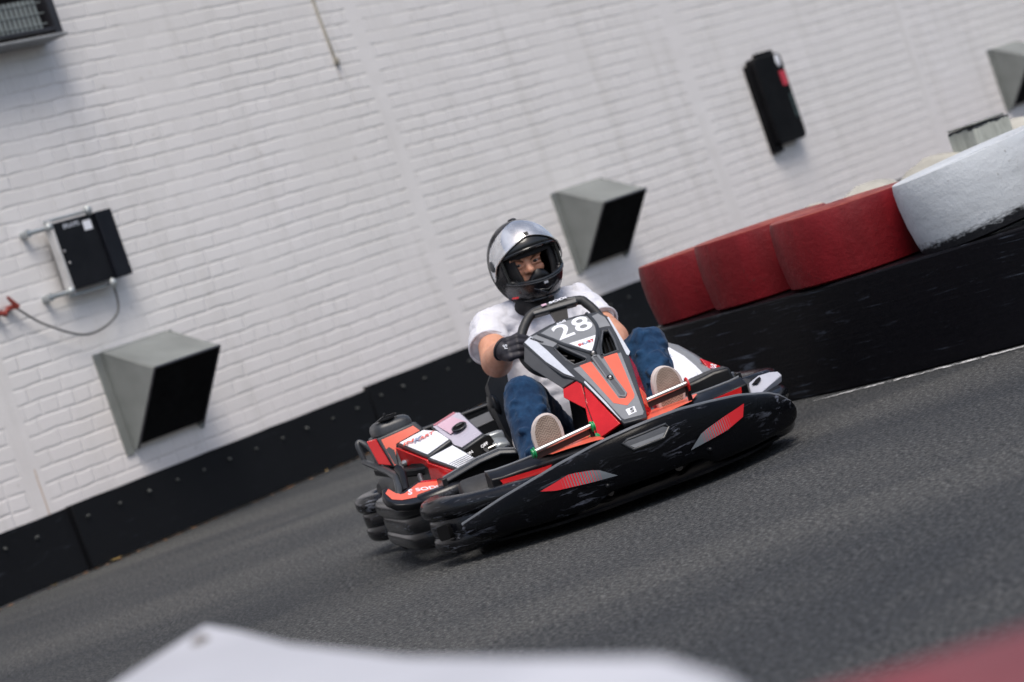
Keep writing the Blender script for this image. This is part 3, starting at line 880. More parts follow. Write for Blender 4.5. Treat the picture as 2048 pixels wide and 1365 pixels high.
# ledges of body work behind the nose rim
for sg in (-1, 1):
    yy = [.045, .10, .18, .29, .36, .42, .455]
    lz = [.236, .258, .258, .254, .252, .252, .256]
    rings = []
    for y, z in zip(yy, lz):
        Y = sg * y
        if sg > 0: z += .012 * min(1, y / .4)
        xo = .70 + .5 * max(0, .35 - y); zr = z - .012 - .06 * (xo - .70)
        rings.append([V(.60, Y, z - .05), V(.615, Y, z - .006), V(.63, Y, z), V(.655, Y, z), V(max(.67, xo - .02), Y, zr), V(xo, Y, zr - .012), V(xo - .01, Y, zr - .06), V(.66, Y, .12), V(.62, Y, .12)])
    mb = MB(); mb.loft(rings); lg = mb.build('nose_ledge', BLACK, kart, bevel=.004, ang=30)
    mb = MB(); mb.tube([V(.632, sg * y, z + .001 + (.012 * min(1, y / .4) if sg > 0 else 0)) for y, z in zip(yy, lz)], .004, 8); mb.build('ledge_edge', LIPG, lg)['kind'] = 'stuff'
    mb = MB(); rows = []
    for y in [.075 + k * .0215 for k in range(11)]:
        Y = sg * y; z = interp(list(zip(yy, lz)), y) + (.012 * min(1, y / .4) if sg > 0 else 0); xo = .70 + .5 * max(0, .35 - y); zr = z - .012 - .06 * (xo - .70); xo -= .012; zr += .002
        k_ = 1 - max(0, (y - .25) / .05)
        rows.append([V(.662, Y, z + .0035), V(lerp(.662, xo, .5 * k_ + .01), Y, lerp(z, zr, .5 * k_) + .0045), V(lerp(.662, xo, 1.0 * k_ + .02), Y, lerp(z, zr, 1.0 * k_) + .0045)])
    mb.loft(rows, closed=False, caps=False); mb.build('orange_decal', ORANGE, lg)
    mb = MB(); dz = .018 if sg > 0 else 0; mb.slab([V(.708, sg * .430, .222 + dz), V(.752, sg * .262, .216 + dz), V(.735, sg * .31, .160), V(.712, sg * .412, .176)], .008, nrm=(1, sg * .26, 0)); mb.build('red_decal', REDG, lg)

# wheel-arch fronts of the side pods
for sg in (-1, 1):
    top = [(.33, .535, .258), (.345, .47, .272), (.36, .41, .284), (.375, .335, .290), (.40, .27, .270)]
    rings = []
    for x, y, z in top:
        rings.append([V(x + .012, sg * y, z - .012), V(x, sg * y, z + .002), V(x - .02, sg * y, z + .004), V(x - .09, sg * y, z - .012), V(x - .09, sg * y, z - .03), V(x - .008, sg * y, z - .022)])
    mb = MB(); mb.loft(rings); ar = mb.build('arch_rim', SATIN, kart, bevel=.004); mb = MB(); mb.tube([V(x - .02, sg * y, z + .005) for x, y, z in top], .004, 8); mb.build('arch_edge', LIPG, ar)
    mb = MB(); mb.slab([V(.325, sg * .545, .256), V(.345, sg * .41, .272), V(.36, sg * .335, .278), V(.38, sg * .25, .258), V(.36, sg * .25, .10), V(.31, sg * .545, .17)], .01, nrm=(1, 0, 0)); mb.build('arch_back', DEEP, ar)
    mb = MB(); mb.slab([V(.352, sg * .548, .262), V(.352, sg * .53, .262), V(.352, sg * .53, .185), V(.352, sg * .552, .185)], .10, nrm=(1, 0, 0)); mb.build('arch_leg', BLACK, ar, bevel=.003)
    mb = MB(); mb.box((.40, min(sg * .22, sg * .285), .235), (.47, max(sg * .22, sg * .285), .272)); mb.build('stub_block', SATIN, kart, bevel=.012)

# right side pod: orange plate with lettering on top of the bumper
S_ = -1
FPO = frame((.335, -.66, .232), V(-.005, .11, -.029), V(-.13, 0, .05))
pod = panel('pod_plate', [(-.082, .012), (-.084, .060), (-.076, .104), (-.058, .120), (-.046, .074), (-.034, .060), (-.022, .062), (.058, .158), (.172, .158), (.160, .060), (.145, -.010), (.05, -.010), (-.011, -.036), (-.060, -.030)], FPO, .016, BLACK, kart, bevel=.004)
panel('orange_decal', [(-.076, .070), (-.058, .108), (-.042, .066), (-.028, .052), (-.014, .056), (.052, .138), (.160, .150), (.146, .062), (.041, .020), (-.035, .000), (-.066, .014)], FPO @ Matrix.Translation((0, 0, .0012)), .0008, ORANGE, pod, bevel=0)
panel('orange_decal', [(.062, .012), (.142, .046), (.136, .008), (.080, .002)], FPO @ Matrix.Translation((0, 0, .0012)), .0008, ORANGE, pod, bevel=0)
panel('red_decal', [(.062, .142), (.064, .152), (.166, .154), (.164, .140)], FPO @ Matrix.Translation((0, 0, .002)), .0008, REDG, pod, bevel=0)
text('lettering', 'SODi', .037, FPO @ Matrix.Translation((.068, .080, .002)) @ Matrix.Rotation(R(9), 4, 'Z'), WHITE, pod, bold=.001, shear=.15, sx=1.0)
text('emblem', 'S', .062, FPO @ Matrix.Translation((.000, .058, .002)) @ Matrix.Rotation(R(5), 4, 'Z'), WHITE, pod, bold=.0016, shear=.6, sx=.55)

# right pod cowl: lower white deck, upper white deck, red sides, orange tank shroud
def deck(name, corners, decal, th=.016, inset=.88, dm=None):
    mb = MB(); n_ = (corners[1] - corners[0]).cross(corners[2] - corners[0]).normalized()
    if n_.z < 0: n_ = -n_
    mb.slab(corners, th, nrm=n_); o = mb.build(name, SATIN, kart, bevel=.005)
    c = sum(corners, V(0, 0, 0)) / len(corners)
    mb = MB(); mb.slab([c + (p - c) * inset + n_ * .0025 for p in corners], .0015, nrm=n_); mb.build(decal[0], decal[1], o)
    return o, n_, c
lo_, n1_, c1_ = deck('lower_cowl', [V(.10, -.530, .330), V(.10, -.430, .345), V(.32, -.395, .273), V(.32, -.470, .266)], ('white_decal', WHITE))
mb = MB()
for k in range(6):
    u = .60 + k * .065
    a = V(.10, -.530, .330).lerp(V(.32, -.470, .266), u); b = V(.10, -.430, .345).lerp(V(.32, -.395, .273), u)
    a, b = a.lerp(b, .1), a.lerp(b, .92)
    d_ = V(.004 + .0008 * k, 0, 0)
    mb.slab([a + n1_ * .0035, b + n1_ * .0035, b + d_ + n1_ * .0035 - V(0, 0, .0013), a + d_ + n1_ * .0035 - V(0, 0, .0013)], .001, nrm=n1_)
mb.build('stripe', MIDGREY, lo_)['kind'] = 'stuff'
up_, n2_, c2_ = deck('upper_cowl', [V(-.13, -.575, .398), V(-.13, -.470, .414), V(-.02, -.44, .398), V(.085, -.425, .360), V(.085, -.522, .333)], ('white_decal', WHITE), inset=.9)
fr = frame(V(-.055, -.520, .3905) + n2_ * .004, V(.02, .10, .012), V(-.2, .03, .05))
text('lettering', 'IN', .036, fr @ Matrix.Translation((-.028, .006, 0)), ORANGE, up_, bold=.0012, sx=1.1, shear=.2)
text('lettering', 'K', .042, fr @ Matrix.Translation((.004, -.006, 0)), BLUEG, up_, bold=.0014, shear=.3)
text('lettering', 'ART', .034, fr @ Matrix.Translation((.040, -.014, 0)), paint('salmon_ink', (.75, .16, .14), .3), up_, bold=.0010, shear=.25, sx=.85)
mb = MB(); q = []
for k in range(20):
    a = 2 * PI * k / 20
    q.append(V(.050, -.462, .3545) + V(.030 * math.cos(a), .010 * math.cos(a), -.0095 * math.cos(a)) * .55 + V(0, .030, .007) * math.sin(a))
mb.tube(q, .006, 8, closed=True); mb.build('grip_rim', SATIN, up_)
mb = MB(); mb.slab([p + n2_ * .001 for p in q], .002, nrm=n2_); mb.build('grip_hollow', DEEP, up_)
# red flank below both decks
mb = MB()
mb.slab([V(-.13, -.585, .388), V(.085, -.530, .323), V(.088, -.530, .262), V(.0, -.545, .262), V(-.03, -.55, .300), V(-.13, -.58, .318)], .012, nrm=(.2, -1, .3)); mb.build('red_flank', REDG, up_, bevel=.003)
mb = MB()
mb.slab([V(.10, -.536, .318), V(.32, -.474, .256), V(.33, -.470, .243), V(.10, -.540, .252)], .012, nrm=(.2, -1, .3)); mb.build('red_flank', REDG, lo_, bevel=.003)
mb = MB(); mb.loft([[V(-.14, -.58, .235), V(-.14, -.42, .235), V(-.14, -.42, .38), V(-.14, -.575, .375)], [V(.10, -.54, .23), V(.10, -.41, .23), V(.10, -.41, .325), V(.10, -.52, .315)], [V(.31, -.485, .21), V(.31, -.38, .21), V(.31, -.38, .26), V(.31, -.465, .252)]])
mb.build('pod_body', BLACK, kart, bevel=.006)
# shroud of the tank
mb = MB(); shp = [V(-.16, -.632, .436), V(-.16, -.482, .448), V(-.15, -.462, .412), V(-.145, -.555, .398), V(-.14, -.585, .375), V(-.13, -.590, .325), V(-.14, -.612, .322)]
mb.loft([[p + V(-.20, 0, .0) for p in shp], shp]); sh = mb.build('tank_shroud', SATIN, kart, bevel=.005)
mb = MB(); mb.slab([p + V(.0025, 0, 0) for p in (V(-.158, -.618, .428), V(-.158, -.495, .437), V(-.148, -.480, .414), V(-.143, -.575, .398), V(-.138, -.600, .330), V(-.14, -.606, .328))], .002, nrm=(1, 0, 0)); mb.build('orange_decal', ORANGE, sh)
mb = MB(); mb.slab([V(-.33, -.642, .430), V(-.19, -.640, .430), V(-.17, -.622, .345), V(-.33, -.63, .345)], .006, nrm=(0, -1, 0)); mb.build('red_decal', REDG, sh)
mb = MB(); mb.slab([V(-.166, -.668, .438), V(-.166, -.634, .436), V(-.15, -.612, .330), V(-.16, -.655, .350)], .012, nrm=(1, -.6, 0)); mb.build('red_decal', REDG, sh, bevel=.002)
mb = MB(); mb.slab([V(-.10, -.63, .318), V(.02, -.57, .305), V(.06, -.53, .302), V(.02, -.50, .30), V(-.3, -.5, .32), V(-.3, -.66, .335)], .03, nrm=(0, 0, 1)); mb.build('shelf', BLACK, kart, bevel=.008)
mb = MB(); mb.capsule(V(-.10, -.575, .327), .012, V(-.085, -.555, .330), .008); mb.build('shelf_bolt', METAL, kart)
# fuel tank lid
mb = MB(); rg = []
for k, (s_, z) in enumerate(((1.0, .440), (1.0, .462), (.93, .474), (.78, .482), (.5, .486))):
    rg.append([V(-.255 + .085 * s_ * math.copysign(abs(math.cos(a)) ** .5, math.cos(a)), -.556 + .072 * s_ * math.copysign(abs(math.sin(a)) ** .5, math.sin(a)), z) for a in [2 * PI * j / 32 for j in range(32)]])
mb.loft(rg); tk = mb.build('fuel_tank', SATIN, kart, ang=60)
mb = MB(); mb.lathe([(.0, .486), (.030, .486), (.030, .492), (.0, .496)], Matrix.Translation((-.20, -.57, 0)))
mb.slab([V(-.19, -.612, .488), V(-.19, -.585, .499), V(-.19, -.565, .501), V(-.19, -.53, .498), V(-.19, -.53, .488)], .02, nrm=(1, 0, 0)); mb.capsule(V(-.20, -.572, .495), .006, V(-.20, -.572, .507), .004)
mb.build('filler_cap', BLACK, tk, bevel=.002)
# tube loop and guard bars at the rear right
mb = MB()
mb.tube(bez([V(-.33, -.672, .365), V(-.34, -.676, .425), V(-.345, -.664, .436), V(-.32, -.645, .412), V(-.28, -.640, .385), V(-.26, -.640, .338)], 5), .0095, 10)
mb.tube([V(-.33, -.675, .365), V(-.10, -.640, .318), V(.04, -.640, .300), V(.13, -.660, .262), V(.15, -.672, .240)], [.011, .013, .014, .013, .012], 10)
mb.build('guard_tube', SATIN, kart)
mb = MB(); mb.tube([V(.03, -.625, .325), V(.07, -.622, .305), V(.14, -.640, .250)], .014, 12); mb.build('guard_stub', BLACK, kart)
mb = MB(); mb.tube([V(.12, -.575, .285), V(.15, -.58, .258)], .009, 10); mb.build('hose', DMETAL, kart)

# engine side: lilac box with grip, carburettor cluster, chain guard
bx = [V(-.36, -.402, .402), V(-.36, -.300, .424), V(-.32, -.290, .420), V(-.04, -.285, .330), V(-.04, -.378, .306), V(-.10, -.39, .320)]
eb, n3_, c3_ = deck('battery_box', bx, ('lilac_decal', LILAC), inset=.90, th=.03)
mb = MB(); mb.slab([p + n3_ * .0045 for p in (V(-.325, -.385, .397), V(-.325, -.305, .414), V(-.20, -.300, .376), V(-.19, -.372, .360))], .0012, nrm=n3_); mb.build('pink_decal', PINK, eb)
mb = MB(); mb.slab([p + n3_ * .0045 for p in (V(-.352, -.392, .402), V(-.352, -.305, .421), V(-.335, -.305, .416), V(-.335, -.390, .398))], .0012, nrm=n3_); mb.build('red_decal', paint('dusty_red_film', (.45, .16, .20), .3), eb)
mb = MB(); q = [V(-.185 + .026 * math.cos(a), -.335 + .026 * math.sin(a), .3725 - .0085 * math.cos(a) + .005 * math.sin(a)) + n3_ * .006 for a in [2 * PI * k / 18 for k in range(18)]]
mb.slab(q, .003, nrm=n3_); mb.build('grip_hollow', DEEP, eb)
mb = MB(); mb.tube(q, .003, 6, closed=True); mb.tube([V(-.185, -.345, .382), V(-.185, -.322, .386)], .003); mb.build('grip_rim', SATIN, eb)
mb = MB(); mb.slab([V(-.035, -.385, .300), V(-.035, -.27, .325), V(.02, -.25, .22), V(.02, -.40, .21)], .30, nrm=(1, 0, 0)); eng = mb.build('engine_cover', DEEP, kart, bevel=.004)
text('lettering', 'ON', .016, frame((-.010, -.363, .288), (0, .11, .026), (-.05, 0, .1)), WHITE, eng, bold=.0003, th=.0008)
text('lettering', 'OFF', .016, frame((-.006, -.305, .298), (0, .11, .026), (-.05, 0, .1)), WHITE, eng, bold=.0003, th=.0008)
mb = MB(); mb.tube([V(.01, -.300, .284), V(.015, -.268, .288)], .0025, 6); mb.slab([V(.012, -.318, .288), V(.012, -.298, .288), V(.012, -.300, .276), V(.012, -.308, .272)], .004, nrm=(1, 0, 0)); mb.build('key_lever', METAL, eng)
mb = MB()
mb.loft([[V(-.06, -.215, .262), V(-.06, -.275, .270), V(-.06, -.282, .300), V(-.06, -.255, .310), V(-.06, -.213, .297)], [V(.02, -.225, .245), V(.02, -.268, .250), V(.02, -.275, .285), V(.02, -.255, .292), V(.02, -.222, .280)]])
mb.box((-.14, -.275, .26), (-.06, -.215, .325)); mb.build('air_box', GALV, kart, bevel=.008)
mb = MB(); mb.tube([V(.12, -.30, .24), V(.10, -.27, .265), V(.06, -.24, .27)], .008, 8); mb.tube([V(.1, -.33, .22), V(.12, -.27, .24)], .010, 8); mb.build('throttle_cable', DMETAL, kart)
mb = MB(); mb.slab([V(-.5, -.25, .37), V(-.5, -.05, .385), V(-.46, -.05, .35), V(-.46, -.25, .335)], .01, nrm=(1, 0, .6)); mb.build('chain_guard', DARKGREY, kart, bevel=.003)
# rear wall of the kart with thin pale edge
mb = MB(); mb.slab([V(-.80, -.40, .375), V(-.80, .40, .392), V(-.79, .44, .22), V(-.79, -.44, .21)], .03, nrm=(1, 0, 0)); rw_ = mb.build('rear_panel', BLACK, kart, bevel=.004)
mb = MB(); mb.tube([V(-.80, -.40, .378), V(-.80, .40, .395)], .007, 8); mb.build('edge_tube', SATIN, rw_)

# left side pod
mb = MB()
rg = []
for x, yo, yi, z in ((-.16, .448, .30, .428), (-.13, .458, .30, .418), (-.08, .490, .30, .392), (.0, .505, .29, .350), (.08, .510, .28, .312), (.16, .505, .27, .280), (.22, .50, .27, .262)):
    rg.append([V(x, yi, z + .012), V(x, (yi + yo) / 2, z + .010), V(x, yo - .035, z), V(x, yo - .018, z + .006), V(x, yo, z + .002), V(x, yo + .045 * (1 if x > -.1 else .2), z - .045), V(x - .01, yo + .05, .20), V(x - .01, yi, .20)])
mb.loft(rg); lp_ = mb.build('side_cowl', MIDGREY, kart, ang=50)
mb = MB(); rows = []
for x, yo, yi, z in ((-.12, .452, .30, .414), (-.08, .480, .30, .394), (.0, .498, .29, .354), (.08, .503, .28, .316), (.16, .499, .27, .284), (.20, .495, .27, .271)):
    rows.append([V(x + .005, yi, z + .0165), V(x + .005, (yi + yo) / 2, z + .0145), V(x + .005, yo - .026, z + .0035)])
mb.loft(rows, closed=False, caps=False); mb.build('white_decal', WHITE, lp_)
mb = MB(); mb.slab([V(-.150, .37, .434), V(-.150, .452, .428), V(-.128, .458, .4215), V(-.128, .37, .430)], .003, nrm=(.4, 0, .9)); mb.build('orange_decal', ORANGE, lp_)
fr = frame(V(.03, .418, .350), V(-.16, -.03, .075), V(0, -1, .05))
fr = frame(V(.0, .415, .372), V(.08, .02, -.037), V(0, 1, -.08))
text('lettering', 'IN', .045, frame(V(.035, .428, .3475), V(-.09, .0, .042), V(.0, -1, .08)), paint('faded_red_ink', (.65, .20, .22), .3), lp_, bold=.001)
text('lettering', 'KART', .030, frame(V(-.035, .425, .383), V(-.09, .0, .042), V(.0, -1, .08)), BLUEG, lp_, bold=.0008)
mb = MB()
for k in range(7):
    x = .11 + k * .013; z = interp([(.08, .316), (.16, .284), (.22, .262)], x)
    mb.slab([V(x, .29, z + .0160), V(x, .456, z + .0080), V(x + .003, .456, z + .0068), V(x + .003, .29, z + .0148)], .001, nrm=(.3, 0, 1))
mb.build('stripe', MIDGREY, lp_)['kind'] = 'stuff'
mb = MB(); mb.slab([V(-.02, .520, .338), V(-.02, .542, .318), V(.12, .548, .275), V(.12, .522, .292)], .003, nrm=(.4, .6, .8)); mb.build('pink_decal', PINK, lp_)
mb = MB(); mb.slab([V(.09, .503, .336), V(.05, .572, .284), V(.08, .590, .255), V(.14, .52, .255)], .012, nrm=(.8, .3, .5)); rp = mb.build('red_flank', REDG, lp_, bevel=.003)
text('lettering', 'ES', .024, frame(V(.098, .535, .292), V(.02, .09, -.055), V(-.05, .03, .08)), WHITE, lp_, bold=.0005)
# black mount in front of the left pod
mb = MB()
mb.loft([[V(.42, .30, .24), V(.42, .30, .285), V(.34, .30, .290), V(.34, .30, .24)], [V(.43, .375, .235), V(.43, .38, .292), V(.34, .38, .30), V(.34, .375, .235)], [V(.44, .43, .235), V(.44, .435, .300), V(.36, .43, .305), V(.36, .43, .235)], [V(.45, .495, .215), V(.45, .490, .296), V(.38, .49, .306), V(.38, .49, .215)]])
mb.build('front_mount', BLACK, kart, bevel=.010)

mb = MB(); mb.slab([V(.56, .500, .232), V(.55, .545, .246), V(.55, .585, .243), V(.56, .611, .237), V(.58, .614, .222), V(.64, .540, .208), V(.66, .492, .193), V(.65, .470, .198)], .03, nrm=(.6, .05, .8)); fp_ = mb.build('sheen_plate', paint('sky_sheen_grey', (.40, .41, .46), .3), kart, bevel=.005, seg=3)  # pale plate added on the bumper corner; sky reflection put into its grey
mb = MB(); mb.slab([V(.598, .499, .2275), V(.580, .524, .2375), V(.575, .540, .2415), V(.590, .538, .2355), V(.610, .515, .2265)], .004, nrm=(.6, .05, .8)); mb.build('sheen_plate_hole', DEEP, fp_)

# ---- steering: panel, wheel, pedals
e_ = V(.8, 0, -.6); nN = V(.6, 0, .8); PB = V(.335, 0, .578)
FP = frame(PB, (0, 1, 0), -e_)          # panel plane: local x = kart Y, local y = up along the panel
def npnt(s, y, h=0): return PB + e_ * s + V(0, y, 0) + nN * h
def P2(pts): return [(y, -s) for s, y in pts]
outl = [(-.032, -.124), (-.056, -.096), (-.068, -.053), (-.078, -.01), (-.081, .03), (-.077, .08), (-.068, .128), (-.056, .160), (-.020, .176), (.089, .172), (.208, .156), (.505, .090), (.532, .080), (.524, .008), (.38, -.008), (.262, -.030), (.236, -.042), (.192, -.072), (.10, -.101)]
vL = [(.050, -.046), (.040, -.026), (.085, -.004), (.152, .030), (.166, .022), (.166, -.020), (.130, -.032)]
vR = [(.046, .132), (.050, .153), (.110, .148), (.170, .136), (.172, .088), (.160, .082), (.118, .096)]
slot = [(.165, .044), (.160, .054), (.165, .066), (.395, .070), (.408, .060), (.398, .048)]
np_ = panel('front_panel', P2(outl), FP, .010, SATIN, kart, holes=[P2(vL), P2(vR)], bevel=.003)
# dark body behind the panel
mb = MB(); ol = outl
cc = (.2, .04)
mb.loft([[npnt(cc[0] + (s - cc[0]) * .86, cc[1] + (y - cc[1]) * .80, -.10) for s, y in ol], [npnt(cc[0] + (s - cc[0]) * .97, cc[1] + (y - cc[1]) * .95, -.045) for s, y in ol]])
mb.build('panel_back', DEEP, np_)
mb = MB()   # side skirt of the shell
mb.loft([[npnt(s, y, -.012) for s, y in ol], [npnt(.2 + (s - .2) * .985, .04 + (y - .04) * 1.0, -.06) for s, y in ol]], caps=False)
mb.build('panel_skirt', BLACK, np_)
def dec(name, pts, m, h=.0012, th=.0008, par=np_):
    return panel(name, P2(pts), FP @ Matrix.Translation((0, 0, h)), th, m, par, bevel=.0)
dec('grey_decal', [(-.050, -.058), (-.066, -.01), (-.070, .03), (-.066, .08), (-.056, .120), (.0, .124), (.050, .108), (.100, .078), (.132, .060), (.080, .020), (.030, -.010)], MIDGREY)
dec('white_decal', [(.052, .008), (.056, .103), (.100, .078), (.128, .060), (.112, .045)], WHITE, h=.002)
dec('grey_decal', [(.182, -.030), (.186, .140), (.300, .120), (.506, .084), (.518, .076), (.510, .014), (.500, .010), (.300, -.010)], MIDGREY)
dec('grey_decal', [(-.046, .128), (-.050, .156), (-.018, .168), (.036, .166), (.030, .150), (.026, .128)], MIDGREY)
dec('grey_decal', [(-.030, -.104), (-.050, -.090), (-.052, -.064), (.026, -.020), (.040, -.046)], MIDGREY)
dec('orange_decal', [(.180, -.006), (.180, .034), (.260, .036), (.404, .040), (.414, .058), (.404, .070), (.300, .074), (.180, .080), (.182, .128), (.300, .110), (.412, .092), (.426, .084), (.450, .050), (.416, .016), (.300, .005)], ORANGE, h=.002)
dec('silver_decal', [(-.033, -.121), (-.053, -.090), (.05, -.070), (.228, -.044), (.190, -.068), (.10, -.097)], SILVER, h=.0022)
dec('silver_decal', [(.268, -.028), (.262, -.022), (.40, -.004), (.508, .004), (.510, .002), (.40, -.012)], SILVER, h=.0022)
dec('silver_decal', [(-.012, .174), (-.012, .180), (.20, .168), (.215, .155), (.205, .152), (.09, .166)], SILVER, h=.0022)
mb = MB(); q = [npnt(s, y, -.002) for s, y in slot]
mb.tube([npnt(s, y, .0035) for s, y in slot], .0045, 8, closed=True); mb.build('slot_rim', MIDGREY, np_)
dec('slot', slot, DARKGREY, h=.003)
mb = MB(); YR = [(-.070, .122), (-.02, .127), (.02, .124), (.060, .108), (.105, .082), (.136, .062), (.160, .056)]
mb.tube(bez([npnt(s, y, .001) for s, y in YR], 4), .0065, 8)
mb.tube(bez([npnt(s, y, .001) for s, y in ((-.052, -.064), (.0, -.034), (.045, -.010), (.100, .028), (.134, .052))], 4), .0065, 8)
mb.tube(bez([npnt(s, y, .001) for s, y in ((.03, .128), (.10, .102), (.165, .080))], 4), .004, 8)
mb.build('ridge', SATIN, np_)
mb = MB()
mb.tube([npnt(s, y, .0) for s, y in vL], .0038, 8, closed=True); mb.tube([npnt(s, y, .0) for s, y in vR], .0038, 8, closed=True)
mb.build('vent_rim', DARKGREY, np_)['kind'] = 'stuff'
mb = MB()
for k in range(3):
    mb.tube([npnt(.052 + k * .035, -.038 + k * .004, -.03), npnt(.075 + k * .035, -.012 + k * .012, -.03)], .004, 6)
    mb.tube([npnt(.06, .125 + k * .012, -.025), npnt(.160, .098 + k * .018, -.025)], .003, 6)
mb.build('vent_rib', BLACK, np_)['kind'] = 'stuff'
for s, y in ((.143, .058), (.292, .057)):
    mb = MB(); mb.lathe([(.0, .0), (.0115, .0), (.0125, .002), (.0125, .006), (.009, .008), (.004, .0085), (.004, .006), (.0, .006)], FP @ Matrix.Translation((y, -s, .0)), n=20)
    mb.build('bolt', BLACK, np_)
    mb = MB(); mb.lathe([(.0, .0062), (.0045, .0062), (.005, .0085), (.003, .0088), (.0, .0072)], FP @ Matrix.Translation((y, -s, .0)), n=12); mb.build('bolt_head', METAL, np_)
text('race_number', '28', .112, FP @ Matrix.Translation((.050, .018, .0022)) @ Matrix.Rotation(R(3), 4, 'Z'), WHITE, np_, bold=.0016, sx=1.16, space=1.08)
text('lettering', 'sodi', .016, FP @ Matrix.Translation((.028, .069, .0022)) @ Matrix.Rotation(R(4), 4, 'Z'), WHITE, np_, bold=.0004, sx=1.3)
text('lettering', 'IN', .018, FP @ Matrix.Translation((.040, -.079, .0032)), REDG, np_, bold=.0006)
text('lettering', 'KA', .018, FP @ Matrix.Translation((.0575, -.079, .0032)), BLUEG, np_, bold=.0006)
text('lettering', 'RT', .018, FP @ Matrix.Translation((.076, -.079, .0032)), REDG, np_, bold=.0006)
text('lettering', 'SODIKART', .011, FP @ Matrix.Translation((-.082, .020, .0032)) @ Matrix.Rotation(R(-57), 4, 'Z'), BLACK, np_, bold=.0003)
dec('emblem', [(.468, .036), (.466, .068), (.496, .064), (.500, .034)], WHITE, h=.0025)
text('emblem_letter', 'S', .030, FP @ Matrix.Translation((.051, -.483, .0035)), DARKGREY, np_, bold=.0008, shear=.25)
# left flank of the panel: dark facet and red wedges below
mb = MB(); mb.slab([npnt(-.030, -.124, -.002), npnt(.10, -.101, -.002), npnt(.234, -.044, -.003), npnt(.215, -.088, -.035), npnt(.060, -.134, -.045), npnt(.010, -.146, -.040)], .01, nrm=(.5, -.7, .5)); mb.build('side_facet', DARKGREY, np_, bevel=.002)
mb = MB(); mb.slab([npnt(.240, -.044, -.006), npnt(.250, -.034, -.006), npnt(.335, -.047, -.03), npnt(.345, -.062, -.04), npnt(.250, -.100, -.045), npnt(.218, -.088, -.037)], .01, nrm=(.5, -.7, .5)); mb.build('red_facet', REDG, np_, bevel=.002)
mb = MB(); mb.slab([npnt(.268, -.031, -.008), npnt(.508, -.002, -.010), npnt(.500, -.070, -.045), npnt(.470, -.075, -.050), npnt(.335, -.050, -.035)], .01, nrm=(.5, -.7, .5)); mb.build('red_facet', REDG, np_, bevel=.002)
mb = MB(); mb.slab([npnt(.345, -.060, -.038), npnt(.335, -.050, -.033), npnt(.470, -.077, -.052), npnt(.500, -.072, -.047), npnt(.503, -.082, -.055), npnt(.44, -.085, -.058)], .008, nrm=(.5, -.7, .5)); mb.build('red_facet', REDG, np_, bevel=.001)
mb = MB(); mb.tube([npnt(.262, -.032, -.006), npnt(.338, -.052, -.034), npnt(.500, -.078, -.050)], .0014, 6); mb.build('facet_edge', BLACK, np_)
mb = MB(); mb.slab([npnt(.200, .160, -.004), npnt(.505, .092, -.004), npnt(.500, .118, -.05), npnt(.36, .150, -.06), npnt(.22, .175, -.05)], .01, nrm=(.5, .7, .5)); mb.build('red_facet', REDG, np_, bevel=.002)
mb = MB(); mb.slab([npnt(.372, .128, -.012), npnt(.455, .108, -.012), npnt(.455, .120, -.033), npnt(.385, .140, -.035)], .0085, nrm=(.5, .7, .5)); mb.build('orange_decal', ORANGE, np_)
# centre tunnel under the panel
mb = MB()
mb.loft([[V(.40, -.10, .12), V(.40, .13, .12), V(.42, .11, .42), V(.42, -.06, .42)], [V(.62, -.11, .10), V(.62, .14, .10), V(.62, .11, .26), V(.62, -.06, .26)], [V(.76, -.06, .08), V(.76, .10, .08), V(.76, .09, .22), V(.76, -.03, .22)]])
mb.build('tunnel', DEEP, kart, bevel=.006)
mb = MB(); mb.tube([V(.26, .02, .56), V(.70, .03, .12)], .011, 10); mb.tube([V(.70, .03, .19), V(.80, .07, .20)], .006); mb.tube([V(.79, .045, .17), V(.79, .05, .225)], .006); mb.tube([V(.79, .075, .18), V(.79, .08, .23)], .008)
mb.build('steering_column', METAL, kart)

SWT = R(24)
wc = V(.245, .022, .570); wy_ = V(-math.sin(SWT), 0, math.cos(SWT))
FS = frame(wc, (0, 1, 0), wy_)
def swp(a, b, h=0): return FS @ V(a, b, h)
loop = [(-.052, .122), (.098, .112), (.130, .085), (.150, .030), (.150, -.030), (.125, -.085), (.060, -.120), (-.060, -.120), (-.125, -.085), (-.150, -.030), (-.142, .025), (-.118, .068), (-.082, .106)]
L3 = [swp(a, b) for a, b in loop]
L3 = bez(L3 + [L3[0]], 5)[:-1]
mb = MB(); mb.tube(L3, .0165, 14, closed=True); sw = mb.build('steering_wheel', paint('steering_rubber', (.020, .021, .023), .5, .2, .15, 130), kart)
mb = MB(); mb.loft([[swp(-.062, .104, -.016), swp(.098, .094, -.016), swp(.104, .122, -.014), swp(.06, .138, -.012), swp(-.045, .140, -.012), swp(-.066, .124, -.014)],
                    [swp(-.062, .104, .018), swp(.098, .094, .018), swp(.104, .122, .016), swp(.06, .134, .012), swp(-.045, .136, .012), swp(-.066, .124, .016)]])
tp_ = mb.build('top_pad', SATIN, sw, bevel=.006, seg=3)
FT = frame(swp(.038, .133, -.0) + V(0, 0, 0), (0, 1, -.02), wy_ * .4 + V(-.8, 0, .1))
ft_o = swp(.035, .1425, .004)
FT = frame(ft_o + V(.004, 0, 0), V(0, 1, -.03), V(-.75, 0, .25))
FT = FS @ Matrix.Translation((.022, .127, .0192)) @ Matrix.Rotation(R(-35), 4, 'X')
text('lettering', 'SODi', .017, FT @ Matrix.Translation((.014, 0, .0)), WHITE, tp_, bold=.0005, sx=1.7)
mb = MB(); mb.box((-.046, -.006, 0), (-.028, .006, .0012), mat=FT); mb.build('pink_sticker', PINK, tp_)
mb = MB()
for sg in (-1, 1): mb.tube([swp(sg * .02, 0), swp(sg * .138, -.012)], .010, 8)
